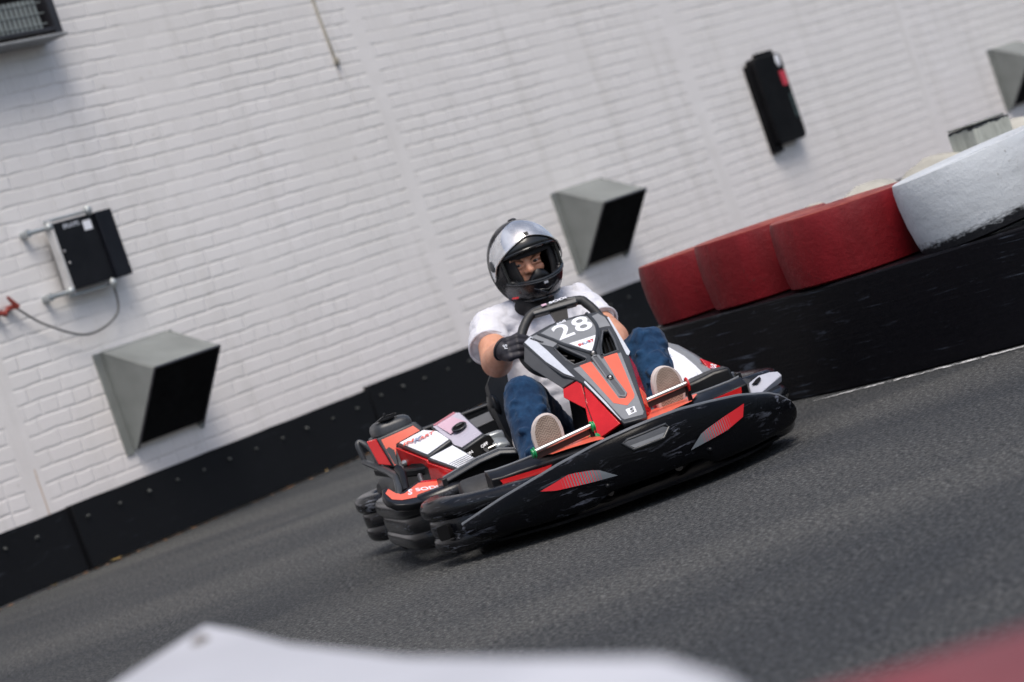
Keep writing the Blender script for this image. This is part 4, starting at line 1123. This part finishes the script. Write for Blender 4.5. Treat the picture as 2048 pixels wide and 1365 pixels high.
mb.slab([swp(-.004, .112, .006), swp(.062, .108, .006), swp(.040, .03, .006), swp(.04, -.04, .006), swp(-.03, -.04, .006), swp(.005, .04, .006)], .014, nrm=FS.to_3x3() @ V(0, 0, 1))
mb.ellipsoid(swp(0, 0), (.03, .035, .035))
mb.tube([swp(-.125, -.085), swp(-.05, -.06), swp(0, -.01)], .012, 8)
mb.build('spoke', BLACK, sw)['kind'] = 'stuff'
# lower black crescent of the wheel under the hand
mb = MB(); cr = [swp(a, b, .004) for a, b in ((-.150, -.020), (-.120, -.050), (-.080, -.075), (-.05, -.10), (-.06, -.125), (-.10, -.115), (-.135, -.080))]
mb.slab(cr, .02, nrm=FS.to_3x3() @ V(0, 0, 1)); mb.build('lower_spoke', BLACK, sw, bevel=.005)

def pedal(a, b, m, name):
    t = empty(name, (0, 0, 0), 0, kart)
    d = (b - a).normalized()
    mb = MB(); mb.tube([a, b], .0078, 14); mb.build('bar', METAL, t)
    mb = MB(); mb.slab([a + V(-.004, 0, -.007), b + V(-.004, 0, -.007), b + V(-.004, 0, -.026), a + V(-.004, 0, -.026)], .004, nrm=(1, 0, 0)); mb.build('bar_back', paint('dark_red_brown_plate', (.035, .010, .008), .3), t)
    for p, q in ((a, -1), (b, 1)):
        if m is REDG and q < 0: continue
        mb = MB(); kr = .8 if m is GREEN else .9
        mb.lathe([(0, 0), (.020 * kr, 0), (.024 * kr, .002), (.024 * kr, .005), (.013, .006), (.013, .009), (.020 * kr, .010), (.020 * kr, .013), (.0, .014)] if m is GREEN else [(0, 0), (.022, 0), (.024, .002), (.024, .005), (.012, .007), (.0, .007)], frame(p + V(0, 0, -.004), (1, 0, 0), (0, 0, 1) if q < 0 else (0, 0, -1)) @ Matrix.Identity(4), n=12)
        mb.build('knob', m, t)
    mb = MB(); mb.tube([b + V(-.004, 0, -.01), b + V(-.02, .0, -.12), V(.64, b.y, .07)], .008, 8); mb.build('lever', BLACK, t)
pedal(V(.735, -.296, .273), V(.735, -.098, .290), GREEN, 'brake_pedal')
pedal(V(.735, .108, .306), V(.735, .250, .314), REDG, 'throttle_pedal')
mb = MB(); mb.capsule(V(.70, -.100, .245), .014, V(.70, -.082, .246), .014); mb.build('knob', GREEN, kart)
# seat
mb = MB(); rg = []
for x, z, wd, dp in ((.08, .12, .17, .06), (-.05, .085, .19, .09), (-.18, .09, .20, .12), (-.28, .16, .205, .14), (-.34, .28, .205, .12), (-.38, .40, .19, .08), (-.41, .47, .15, .05)):
    rg.append([V(x + .05 * abs(c) ** 2.0, .03 + wd * c, z + dp * abs(c) ** 3) for c in [-1 + 2 * k / 16 for k in range(17)]] + [V(x - .012 + .05 * abs(c) ** 2.0, .03 + (wd + .012) * c, z - .012 + dp * abs(c) ** 3) for c in [1 - 2 * k / 16 for k in range(17)]])
mb.loft(rg); mb.build('seat', paint('seat_black', (.012, .012, .013), .45), kart, ang=60)
mb = MB(); mb.ellipsoid(V(-.33, -.165, .39), (.05, .022, .055)); mb.build('seat_wing', BLACK, kart)
mb = MB(); mb.tube(bez([V(.40, -.282, .312), V(.405, -.285, .28), V(.42, -.272, .255), V(.46, -.245, .232)], 5), .006, 8); mb.build('tray_edge', METAL, kart)
# ------------------------------------------------------------------ the driver (same local axes as the kart)
person = empty('person', K0, KZ)
tag(person, 'driver in white t-shirt, blue jeans, black gloves and black full-face helmet with raised visor', 'person')
def skinmat():
    m, nt, bs = newmat('skin')
    v = coords(nt); n1 = noise(nt, v, 38, 4); n2 = noise(nt, v, 9, 3)
    vs = coords(nt, (260, 260, 50)); n3 = noise(nt, vs, 1.0, 3, .7)
    c = ramp(nt, n2, [(.3, (.56, .25, .15)), (.7, (.68, .35, .23))])
    c = mix(nt, .25, c, ramp(nt, n1, [(.35, (.42, .17, .11)), (.65, (.72, .42, .31))]))
    c = mix(nt, math_(nt, 'MULTIPLY', ramp(nt, n3, [(.55, (0, 0, 0)), (.72, (1, 1, 1))]), .35), c, (.40, .20, .09))
    nt.links.new(c, bs.inputs['Base Color']); bs.inputs['Roughness'].default_value = .5
    bs.inputs['Subsurface Weight'].default_value = .12; bs.inputs['Subsurface Radius'].default_value = (.02, .008, .004); bs.inputs['Subsurface Scale'].default_value = .5
    bump(nt, bs, n1, .15, .003)
    return m
SKIN = skinmat()
def cloth(name, c0, c1, sc=14, wr=.5, weave=900, dist=.02, stretch=(1, 1, 1), rough=.85):
    m, nt, bs = newmat(name)
    v = coords(nt, stretch); n1 = noise(nt, v, sc, 3, .5, 1.2); n2 = noise(nt, coords(nt), sc * 5, 5, .65); n3 = noise(nt, coords(nt), weave, 2)
    f = math_(nt, 'ADD', math_(nt, 'MULTIPLY', n1, .5), math_(nt, 'MULTIPLY', n2, .5))
    nt.links.new(ramp(nt, f, [(.40, c0), (.62, c1)]), bs.inputs['Base Color'])
    bs.inputs['Roughness'].default_value = rough; bs.inputs['Specular IOR Level'].default_value = .2
    bs.inputs['Sheen Weight'].default_value = .1
    bump(nt, bs, math_(nt, 'ADD', n1, math_(nt, 'MULTIPLY', n3, .04)), wr, dist)
    return m
TEE = cloth('white_cotton', (.66, .665, .73), (.69, .70, .76), 9, .45, dist=.03)
DENIM = cloth('blue_denim', (.004, .023, .064), (.011, .048, .115), 11, .6, dist=.015, stretch=(1, 1, .6))
GLOVE = paint('black_glove', (.016, .015, .022), .55, .2, .2, 200)
NECKW = paint('black_neck_warmer', (.008, .008, .010), .9, .2, .2, 60)

# joints
shR, elR, wrR = V(-.15, -.125, .675), V(.045, -.178, .558), V(.205, -.178, .598)
shL, elL, wrL = V(-.15, .215, .650), V(.03, .245, .500), V(.205, .175, .445)
hipR, knR, anR = V(-.10, -.045, .19), V(.335, -.190, .428), V(.575, -.262, .175)
hipL, knL, anL = V(-.10, .135, .19), V(.335, .268, .445), V(.575, .195, .175)
hc = V(-.125, .062, .852)           # head centre
# body: one continuous surface
mb = MB()
mb.ellipsoid(V(-.17, .055, .60), (.095, .15, .13)); mb.ellipsoid(V(-.17, .05, .42), (.09, .13, .15)); mb.ellipsoid(V(-.16, .045, .22), (.12, .155, .11))
mb.capsule(V(-.16, .055, .66), .055, V(-.13, .060, .80), .052)
for s_, e_1, w_1 in ((shR, elR, wrR), (shL, elL, wrL)):
    mb.capsule(s_, .050, e_1, .056); mb.capsule(e_1, .055, e_1.lerp(w_1, .4), .051); mb.capsule(e_1.lerp(w_1, .4), .051, w_1, .030); mb.capsule(V(-.16, .055, .66), .06, s_, .05)
for h_, k_, a_1 in ((hipR, knR, anR), (hipL, knL, anL)):
    mb.capsule(h_, .075, k_, .052); mb.capsule(k_, .052, a_1, .036); mb.capsule(a_1, .036, a_1 + V(.06, 0, -.06), .035)
for w_1, g in ((wrR, 1), (wrL, -1)):   # hands inside the gloves
    mb.capsule(w_1, .024, w_1 + V(.03, .014 * g, .006), .014)
fx = hc + V(.010, -.008, -.004)
mb.ellipsoid(fx, (.092, .070, .108)); mb.ellipsoid(fx + V(.030, 0, -.055), (.055, .052, .048))
mb.capsule(fx + V(.088, -.001, .010), .009, fx + V(.106, -.001, -.028), .0135)          # nose
mb.ellipsoid(fx + V(.094, -.013, -.032), (.010, .009, .008)); mb.ellipsoid(fx + V(.094, .011, -.032), (.010, .009, .008))
mb.capsule(fx + V(.082, -.052, .020), .010, fx + V(.092, -.014, .019), .011); mb.capsule(fx + V(.082, .050, .020), .010, fx + V(.092, .012, .019), .011)   # brows
mb.ellipsoid(fx + V(.066, -.040, -.026), (.020, .022, .020)); mb.ellipsoid(fx + V(.066, .038, -.026), (.020, .022, .020))       # cheeks
mb.ellipsoid(fx + V(.075, 0, -.085), (.02, .022, .016))
body = mb.build('body', SKIN, person, remesh=.0040, smit=5)
# eyes with lids and brows
IRIS = paint('dark_iris', (.012, .008, .006), .1, .1, 0); EYEW = paint('eye_white', (.36, .31, .29), .2, .05, 0); HAIR = paint('brown_brow_hair', (.15, .07, .04), .8, .3, .3, 200)
for q in (-1, 1):
    ec = fx + V(.078, q * .032 - .001, -.001)
    mb = MB(); mb.ellipsoid(ec, (.0125, .0130, .0115)); ey = mb.build('eye', EYEW, person)
    mb = MB(); mb.ellipsoid(ec + V(.0105, -.002, -.001), (.0035, .0066, .0064)); mb.build('iris', IRIS, ey)
    mb = MB(); mb.tube([ec + V(.008, k * .0044, .0065 + .0010 * (1 - (k / 4) ** 2)) for k in range(-4, 5)], .0062, 8)
    mb.build('upper_eyelid', SKIN, ey)
    mb = MB(); mb.tube([ec + V(.008, k * .0042, -.0080 - .001 * (1 - (k / 4) ** 2)) for k in range(-4, 5)], .0050, 8); mb.build('lower_eyelid', SKIN, ey)
    mb = MB(); mb.tube([fx + V(.100 - abs(k) * .0022, q * (.034 + k * .0052), .0185 + .0016 * k * 1 - .0004 * k * k) for k in range(-4, 5)], [.003, .0045, .0052, .0055, .0055, .0052, .0046, .0038, .0025], 8)
    mb.build('eyebrow', HAIR, person)

# t-shirt
mb = MB()
mb.ellipsoid(V(-.165, .055, .57), (.125, .175, .155)); mb.ellipsoid(V(-.150, .050, .44), (.135, .178, .16)); mb.ellipsoid(V(-.14, .045, .30), (.15, .185, .15))
mb.capsule(V(-.15, .03, .67), .070, shR + V(0, .01, .0), .066); mb.capsule(V(-.15, .08, .66), .070, shL + V(0, -.01, 0), .066)
sR = shR.lerp(elR, .56); sL = shL.lerp(elL, .60)
mb.capsule(shR, .066, sR + V(-.01, -.012, -.0), .072, flat1=True); mb.capsule(shL, .070, sL, .072, flat1=True)
mb.capsule(V(-.075, -.02, .62), .02, V(-.045, -.01, .50), .016)
mb.capsule(V(-.05, .10, .62), .018, V(-.02, .06, .47), .012); mb.capsule(V(-.045, -.04, .40), .02, V(-.02, .08, .37), .02); mb.capsule(V(-.05, -.10, .33), .022, V(-.01, .0, .31), .018)
tee = mb.build('t_shirt', TEE, person, remesh=.006, smit=5)
ds = tee.modifiers.new('folds', 'DISPLACE'); tx = bpy.data.textures.new('folds', 'CLOUDS'); tx.noise_scale = .085; tx.noise_depth = 1; ds.texture = tx; ds.strength = .016; ds.mid_level = .5; ds.texture_coords = 'LOCAL'
ds = tee.modifiers.new('creases', 'DISPLACE'); tx = bpy.data.textures.new('creases', 'MARBLE'); tx.noise_scale = .11; tx.turbulence = 14; tx.marble_type = 'SHARP'; ds.texture = tx; ds.strength = .008; ds.mid_level = .55; ds.texture_coords = 'LOCAL'
mb = MB()
def ringpts(c, ax, r1, r2, n=28):
    ax = ax.normalized(); a = ax.orthogonal().normalized(); b = ax.cross(a)
    return [c + a * r1 * math.cos(2 * PI * k / n) + b * r2 * math.sin(2 * PI * k / n) for k in range(n)]
mb.tube(ringpts(sR + V(-.01, -.012, 0), elR - shR, .070, .070), .0045, 8, closed=True)
mb.build('sleeve_hem', TEE, tee)
mb = MB(); mb.tube(ringpts(sL, elL - shL, .070, .070), .0045, 8, closed=True); mb.build('sleeve_hem', TEE, tee)

# neck warmer with a pointed front
mb = MB(); mb.capsule(V(-.14, .056, .68), .070, V(-.125, .060, .78), .066); mb.ellipsoid(V(-.085, .045, .705), (.050, .075, .045)); mb.capsule(V(-.070, .035, .70), .040, V(-.038, .008, .665), .014)
mb.build('neck_warmer', NECKW, person, remesh=.005, smit=4)
mb = MB(); mb.slab([V(-.035, -.035, .748), V(-.030, -.012, .744), V(-.030, -.016, .738), V(-.035, -.038, .743)], .004, nrm=(1, 0, .4)); mb.build('red_mark', REDG, person)

# jeans
mb = MB()
mb.ellipsoid(V(-.13, .045, .20), (.15, .175, .115))
for h_, k_, a_1, g in ((hipR, knR, anR, -1), (hipL, knL, anL, 1)):
    mb.capsule(h_, .098, h_.lerp(k_, .5), .088); mb.capsule(h_.lerp(k_, .5), .088, k_, .073)
    md_ = k_.lerp(a_1, .45) + V(.0, 0, -.008)
    mb.capsule(k_, .073, md_, .071); mb.capsule(md_, .071, a_1, .056)
    mb.capsule(k_ + V(-.04, g * .03, -.055), .035, md_ + V(-.03, 0, -.04), .04)
    for q in range(5):
        p = k_.lerp(a_1, .12 + q * .19); s2 = (-1) ** q
        mb.capsule(p + V(.050, -.045 * s2, .030), .012, p + V(.062, .040 * s2, .012), .010)
jn = mb.build('jeans', DENIM, person, remesh=.006, smit=4)
ds = jn.modifiers.new('folds', 'DISPLACE'); tx = bpy.data.textures.new('denim_folds', 'CLOUDS'); tx.noise_scale = .045; tx.noise_depth = 2; ds.texture = tx; ds.strength = .016; ds.texture_coords = 'LOCAL'
ds = jn.modifiers.new('creases', 'DISPLACE'); tx = bpy.data.textures.new('denim_creases', 'MARBLE'); tx.noise_scale = .09; tx.turbulence = 12; ds.texture = tx; ds.strength = .009; ds.texture_coords = 'LOCAL'

# shoes: sole facing the camera
def solemat():
    m, nt, bs = newmat('herringbone_rubber_sole')
    tc = nt.nodes.new('ShaderNodeTexCoord'); sp = nt.nodes.new('ShaderNodeSeparateXYZ'); nt.links.new(tc.outputs['Object'], sp.inputs[0])
    x, y = sp.outputs[0], sp.outputs[1]
    tri = math_(nt, 'PINGPONG', math_(nt, 'ADD', x, 1.0), .011)
    st = math_(nt, 'FRACT', math_(nt, 'MULTIPLY', math_(nt, 'ADD', y, tri), 105.0))
    k = math_(nt, 'LESS_THAN', st, .40)
    n1 = noise(nt, coords(nt), 30, 4)
    c = mix(nt, k, (.42, .33, .265), (.16, .11, .085)); c = mix(nt, .3, c, ramp(nt, n1, [(.35, (.22, .17, .14)), (.7, (.55, .45, .38))]))
    nt.links.new(c, bs.inputs['Base Color']); bs.inputs['Roughness'].default_value = .7
    bump(nt, bs, math_(nt, 'SUBTRACT', 1.0, k), .5, .003)
    return m
SOLE = solemat(); FOX = paint('off_white_rubber', (.62, .55, .52), .55, .08, .1, 60); CANV = cloth('red_canvas', (.22, .01, .02), (.40, .02, .04), 40, .3, dist=.005)
def shoe(heel, toe, xin, tilt):
    """heel, toe: ends of the sole in kart space; sole normal towards the front of the kart"""
    L = (toe - heel).length; yd = (toe - heel).normalized()
    xd = V(0, 1, 0) + V(tilt, 0, 0); xd = (xd - yd * xd.dot(yd)).normalized()
    fr = frame(heel, xd, yd)       # local x = kart left, y = along the foot, z = out of the sole
    t = empty('shoe', (0, 0, 0), 0, person); t.matrix_local = fr
    def outline(k, dz=0):
        tab = [(0, .0), (.006, .012), (.02, .021), (.05, .031), (.10, .035), (.20, .036), (.34, .035), (.45, .039), (.56, .046), (.68, .052), (.78, .0535), (.86, .050), (.92, .042), (.96, .032), (.985, .021), (.996, .011), (1.0, .0)]
        pr = [V(w_ * k + xin * .012 * math.sin(u * PI), L * (.5 + (u - .5) * (.94 + .06 * k)), dz) for u, w_ in tab]
        pl = [V(-w_ * k + xin * .012 * math.sin(u * PI), L * (.5 + (u - .5) * (.94 + .06 * k)), dz) for u, w_ in tab[-2:0:-1]]
        return pr + pl
    mb = MB(); mb.loft([outline(.97, -.028), outline(1.0, -.020), outline(1.0, -.004), outline(.97, 0)]); mb.build('sole_edge', FOX, t, ang=50)
    mb = MB(); mb.loft([outline(.80, -.002), outline(.80, .0022)]); mb.build('tread', SOLE, t)
    mb = MB(); mb.tube(outline(.81, .001), .0016, 6, closed=True); mb.build('tread_rim', FOX, t)
    mb = MB(); mb.capsule(V(0, L * .12, -.06), .034, V(0, L * .55, -.06), .038); mb.capsule(V(0, L * .5, -.055), .040, V(xin * .01, L * .82, -.050), .032); mb.capsule(V(0, L * .14, -.06), .042, V(0, L * .12, -.11), .045)
    mb.build('upper', CANV, t, remesh=.006, smit=3)
shoe(V(.660, -.205, .085), V(.700, -.226, .372), -1, 0.10)
shoe(V(.655, .160, .085), V(.700, .207, .388), 1, -0.05)

# gloves: hand closed round the rim, five fingers each
def glove(wr, grip, tang, name_lbl, g):
    """wr wrist, grip point on the rim, tang = rim direction (towards the index finger)"""
    t_ = tang.normalized(); inn = (wc - grip); inn = (inn - t_ * inn.dot(t_)).normalized()   # towards the wheel centre
    fwd = inn.cross(t_); fwd = fwd if fwd.x > 0 else -fwd                                       # towards the camera side
    mb = MB()
    pc = grip - inn * .040 - fwd * .004 - t_ * .004
    mb.capsule(wr, .037, wr.lerp(pc, .4), .037, flat0=True); mb.capsule(wr.lerp(pc, .3), .036, pc - inn * .004, .030)
    for k in range(4):
        o = t_ * ((k - 1.5) * .0215)
        kn = grip - inn * .043 + fwd * .016 + o * .95                     # knuckle
        mb.capsule(wr.lerp(pc, .25) + o * .5, .024, kn, .0155)
        ln = (1.0, 1.08, 1.02, .86)[3 - k]
        p1 = grip - inn * .014 + fwd * (.036 * ln) + o
        p2 = grip + inn * .020 + fwd * (.022 * ln) + o * .95
        p3 = grip + inn * .020 - fwd * .008 + o * .9
        mb.capsule(kn, .0130, p1, .0115); mb.capsule(p1, .0115, p2, .0105); mb.capsule(p2, .0105, p3, .0092)
    th0 = wr.lerp(pc, .45) + t_ * .020 - fwd * .012
    th1 = grip - inn * .022 + t_ * .048 - fwd * .014; th2 = grip + inn * .006 + t_ * .058 - fwd * .002
    mb.capsule(th0, .020, th1, .0145); mb.capsule(th1, .014, th2, .012)
    gl = mb.build('glove', GLOVE, person, remesh=.0030, smit=3)
    mb = MB(); mb.tube(ringpts(wr - (pc - wr).normalized() * .002, pc - wr, .0375, .0375), .0045, 8, closed=True); mb.build('cuff', paint('glove_cuff', (.02, .02, .026), .4), gl)
    return gl, pc, t_, fwd, inn
gR = swp(-.146, .008); gl, pc, t_, fw2, inn = glove(wrR + V(.004, 0, .0), gR, swp(-.128, .06) - swp(-.150, -.03), 'r', 1)
# small pale print on the back of the glove
text('print', 'rS', .020, frame(pc.lerp(wrR, .25) + fw2 * .043 - inn * .012, t_, inn * -1), SILVER, gl, bold=.0006)
gL = swp(.105, -.098); glove(wrL, gL, swp(.150, -.03) - swp(.060, -.12), 'l', -1)

# helmet
HM = R(4)
Rh = Matrix.Rotation(R(5), 4, 'Z') @ Matrix.Rotation(R(3), 4, 'Y') @ Matrix.Rotation(R(1.5), 4, 'X')
hel = empty('helmet', hc + V(.005, .004, .003), 0, person)
hel.rotation_euler = Rh.to_euler()
def hpt(azd, eld, k=1.0, bulge=True):
    a, e = R(azd), R(eld)
    ce = max(0, math.cos(e)) ** (.86 if eld < 0 else 1.0); se = math.sin(e)
    x = .150 * ce * math.cos(a); y = .127 * ce * math.sin(a); z = (.150 if eld > 0 else .155) * se
    if bulge and eld < 0:
        f = max(0, math.cos(a)) ** 1.5
        x += .030 * f * math.sin(min(1, -eld / 45) * PI / 2); z -= .010 * f * math.sin(min(1, -eld / 60) * PI / 2)
    return V(x * k, y * k, z * k)
def in_port(azd, eld):
    hw = 60 - 6 * max(0, eld / 20)
    if abs(azd) > hw: return False
    top = 17 - 5 * (abs(azd) / 60) ** 2; bot = -24 + 7 * (abs(azd) / 60) ** 2
    return bot < eld < top
els = [90 - 3 * i for i in range(0, 50)]
els = [e for e in els if e >= -58]
azs = [3 * i for i in range(-60, 60)]
def shell(k, th_lo=-58, keep=lambda a, e: True, els_=els, step=3):
    mb = MB(); idx = {}; vs = []
    for e in els_:
        for a in azs:
            idx[(a, e)] = len(vs); vs.append(hpt(a, e, k))
    fs = []
    for e in els_[:-1]:
        for a in azs:
            a2 = a + step if a + step < 180 else -180
            am, em = a + step / 2, e - step / 2
            if keep(am, em): fs.append((idx[(a, e)], idx[(a2, e)], idx[(a2, e - step)], idx[(a, e - step)]))
    mb.add(vs, fs); return mb
def clean(o):
    bm = bmesh.new(); bm.from_mesh(o.data)
    bmesh.ops.remove_doubles(bm, verts=bm.verts, dist=1e-5)
    bmesh.ops.delete(bm, geom=[v for v in bm.verts if not v.link_faces], context='VERTS')
    bm.to_mesh(o.data); bm.free()
SHELL = paint('satin_black_helmet', (.010, .010, .013), .26, .1, .02, 60)
GLOSS = paint('gloss_black_trim', (.012, .014, .016), .12, .1, 0)
mb = shell(1.0, keep=lambda a, e: not in_port(a, e))
hs = mb.build('helmet_shell', SHELL, hel, ang=180); clean(hs)
md = hs.modifiers.new('solid', 'SOLIDIFY'); md.thickness = .022; md.offset = -1
md = hs.modifiers.new('sub', 'SUBSURF'); md.levels = 1; md.render_levels = 2
# padding inside
mb = shell(.84, keep=lambda a, e: not (abs(a) < 38 and -36 < e < 9))
pd = mb.build('padding', NECKW, hel, ang=180); clean(pd)
md = pd.modifiers.new('solid', 'SOLIDIFY'); md.thickness = .012; md.offset = -1
# trim round the eye port
def port_edge(k, off=0):
    out = []
    for i in range(-20, 21):
        a = i / 20 * 58; out.append((a, 17 - 5 * (abs(a) / 60) ** 2 + off))
    for i in range(-20, 21):
        a = -i / 20 * 58; out.append((a, -24 + 7 * (abs(a) / 60) ** 2 - off))
    return [hpt(a, e, k) for a, e in out]
mb = MB(); mb.tube(port_edge(.992, .8), .0055, 10, closed=True); mb.build('port_trim', GLOSS, hel)
mb = MB(); mb.tube([hpt(a, -26.5 + 7 * (abs(a) / 60) ** 2, 1.012) for a in range(-64, 65, 4)], .0032, 8); mb.build('port_seal', METAL if False else SATIN, hel)
# brow piece (black band between port and visor)
mb = MB(); rows = []
for a in range(-63, 64, 3):
    c0 = 18 - 5 * (abs(a) / 60) ** 2; c1 = 39 - 22 * (abs(a) / 63) ** 2
    rows.append([hpt(a, c0, 1.012), hpt(a, c0 * .65 + c1 * .35, 1.022), hpt(a, c0 * .3 + c1 * .7, 1.022), hpt(a, max(c1, c0 + .5), 1.012)])
mb.loft(rows, closed=False, caps=False); bp = mb.build('brow_band', GLOSS, hel, ang=180)
md = bp.modifiers.new('solid', 'SOLIDIFY'); md.thickness = .006; md.offset = -1
# raised clear visor
def visormat():
    m, nt, bs = newmat('clear_visor')
    out = nt.nodes['Material Output']
    tr = nt.nodes.new('ShaderNodeBsdfTransparent'); tr.inputs[0].default_value = (.72, .75, .80, 1)
    gl_ = nt.nodes.new('ShaderNodeBsdfGlossy'); gl_.inputs['Color'].default_value = (1, 1, 1, 1); gl_.inputs['Roughness'].default_value = .06
    df = nt.nodes.new('ShaderNodeBsdfDiffuse'); df.inputs[0].default_value = (.88, .91, .98, 1)  # whitish diffuse layer adds painted sky highlights to the visor
    fr_ = nt.nodes.new('ShaderNodeFresnel'); fr_.inputs[0].default_value = 1.9
    n1 = noise(nt, coords(nt), 7, 3, .5, 1.0)
    m0 = nt.nodes.new('ShaderNodeMixShader'); nt.links.new(ramp(nt, n1, [(.38, (.26, .26, .26)), (.62, (.66, .66, .66))]), m0.inputs[0]); nt.links.new(tr.outputs[0], m0.inputs[1]); nt.links.new(df.outputs[0], m0.inputs[2])
    m1 = nt.nodes.new('ShaderNodeMixShader'); f2 = math_(nt, 'MINIMUM', math_(nt, 'ADD', math_(nt, 'MULTIPLY', fr_.outputs[0], 1.2), .25), 1.0)
    nt.links.new(f2, m1.inputs[0]); nt.links.new(m0.outputs[0], m1.inputs[1]); nt.links.new(gl_.outputs[0], m1.inputs[2])
    nt.links.new(m1.outputs[0], out.inputs[0])
    b = nt.nodes.new('ShaderNodeBump'); b.inputs['Strength'].default_value = .12; b.inputs['Distance'].default_value = .01; nt.links.new(n1, b.inputs['Height']); nt.links.new(b.outputs[0], gl_.inputs['Normal'])
    return m
VIS = visormat()
def vedge(a): return 34 - 35 * (abs(a) / 78) ** 1.6
mb = MB(); rows = []
for a in range(-84, 85, 3):
    lo_e = vedge(min(abs(a), 78)) - (10 if abs(a) > 66 else 0) * ((abs(a) - 66) / 18 if abs(a) > 66 else 0)
    hi_e = 76 - 44 * (abs(a) / 84) ** 2.2
    rows.append([hpt(a, lerp(lo_e, hi_e, k / 8), 1.055 - .038 * (k / 8) ** 1.5) for k in range(9)])
mb.loft(rows, closed=False, caps=False); vz = mb.build('visor', VIS, hel, ang=180)
mb = MB(); mb.tube([r[0] for r in rows], .0022, 8); mb.build('visor_edge', METAL, hel)
mb = MB(); mb.slab([hpt(a, e, 1.07) for a, e in ((-5, 40), (5, 40), (4, 34), (-3, 34))], .008, nrm=hpt(0, 37)); mb.build('visor_tab', BLACK, hel, bevel=.002)
mb = MB(); mb.ellipsoid(hpt(150, 72, 1.03), (.022, .016, .008)); mb.build('top_vent', BLACK, hel)
# side pivots
for q in (-1, 1):
    mb = MB(); mb.ellipsoid(hpt(q * 80, 6, 1.0), (.026, .008, .026)); mb.build('visor_pivot', SATIN, hel)
# chin vent and nose deflector
mb = MB(); mb.slab([hpt(-20, -34, 1.035), hpt(0, -38, 1.035), hpt(20, -34, 1.035), hpt(16, -40, 1.03), hpt(0, -47, 1.03), hpt(-16, -40, 1.03)], .012, nrm=(1, 0, -.3)); cv = mb.build('chin_vent', GLOSS, hel, bevel=.003)
mb = MB(); mb.tube([hpt(-24, -32, 1.04), hpt(-9, -40, 1.045), hpt(0, -45, 1.045), hpt(9, -40, 1.045), hpt(24, -32, 1.04)], .004, 8); mb.build('chin_ridge', SHELL, hel)
mb = MB(); mb.tube([hpt(a, -52 - 2 * math.cos(R(a)), 1.01) for a in range(-100, 101, 5)], .005, 8); mb.build('lower_trim', GLOSS, hel)
mb = MB(); rg = []
for y, h_ in ((-.042, .004), (-.032, .018), (-.018, .032), (0, .038), (.018, .032), (.032, .018), (.042, .004)):
    x0 = .132 - y * y * 12
    rg.append([V(x0, y, -.070), V(x0 - .004, y, -.070 + h_ * .6), V(x0 - .012, y, -.070 + h_), V(x0 - .018, y, -.070 + h_ * .9), V(x0 - .010, y, -.076)])
mb.loft(rg); mb.build('nose_deflector', BLACK, hel, ang=80)
mb = MB(); mb.slab([hpt(a, e, 1.04) for a, e in ((-4, -27), (3, -27), (3, -30), (-4, -30))], .006, nrm=(1, 0, 0)); mb.build('latch', SILVER, hel)
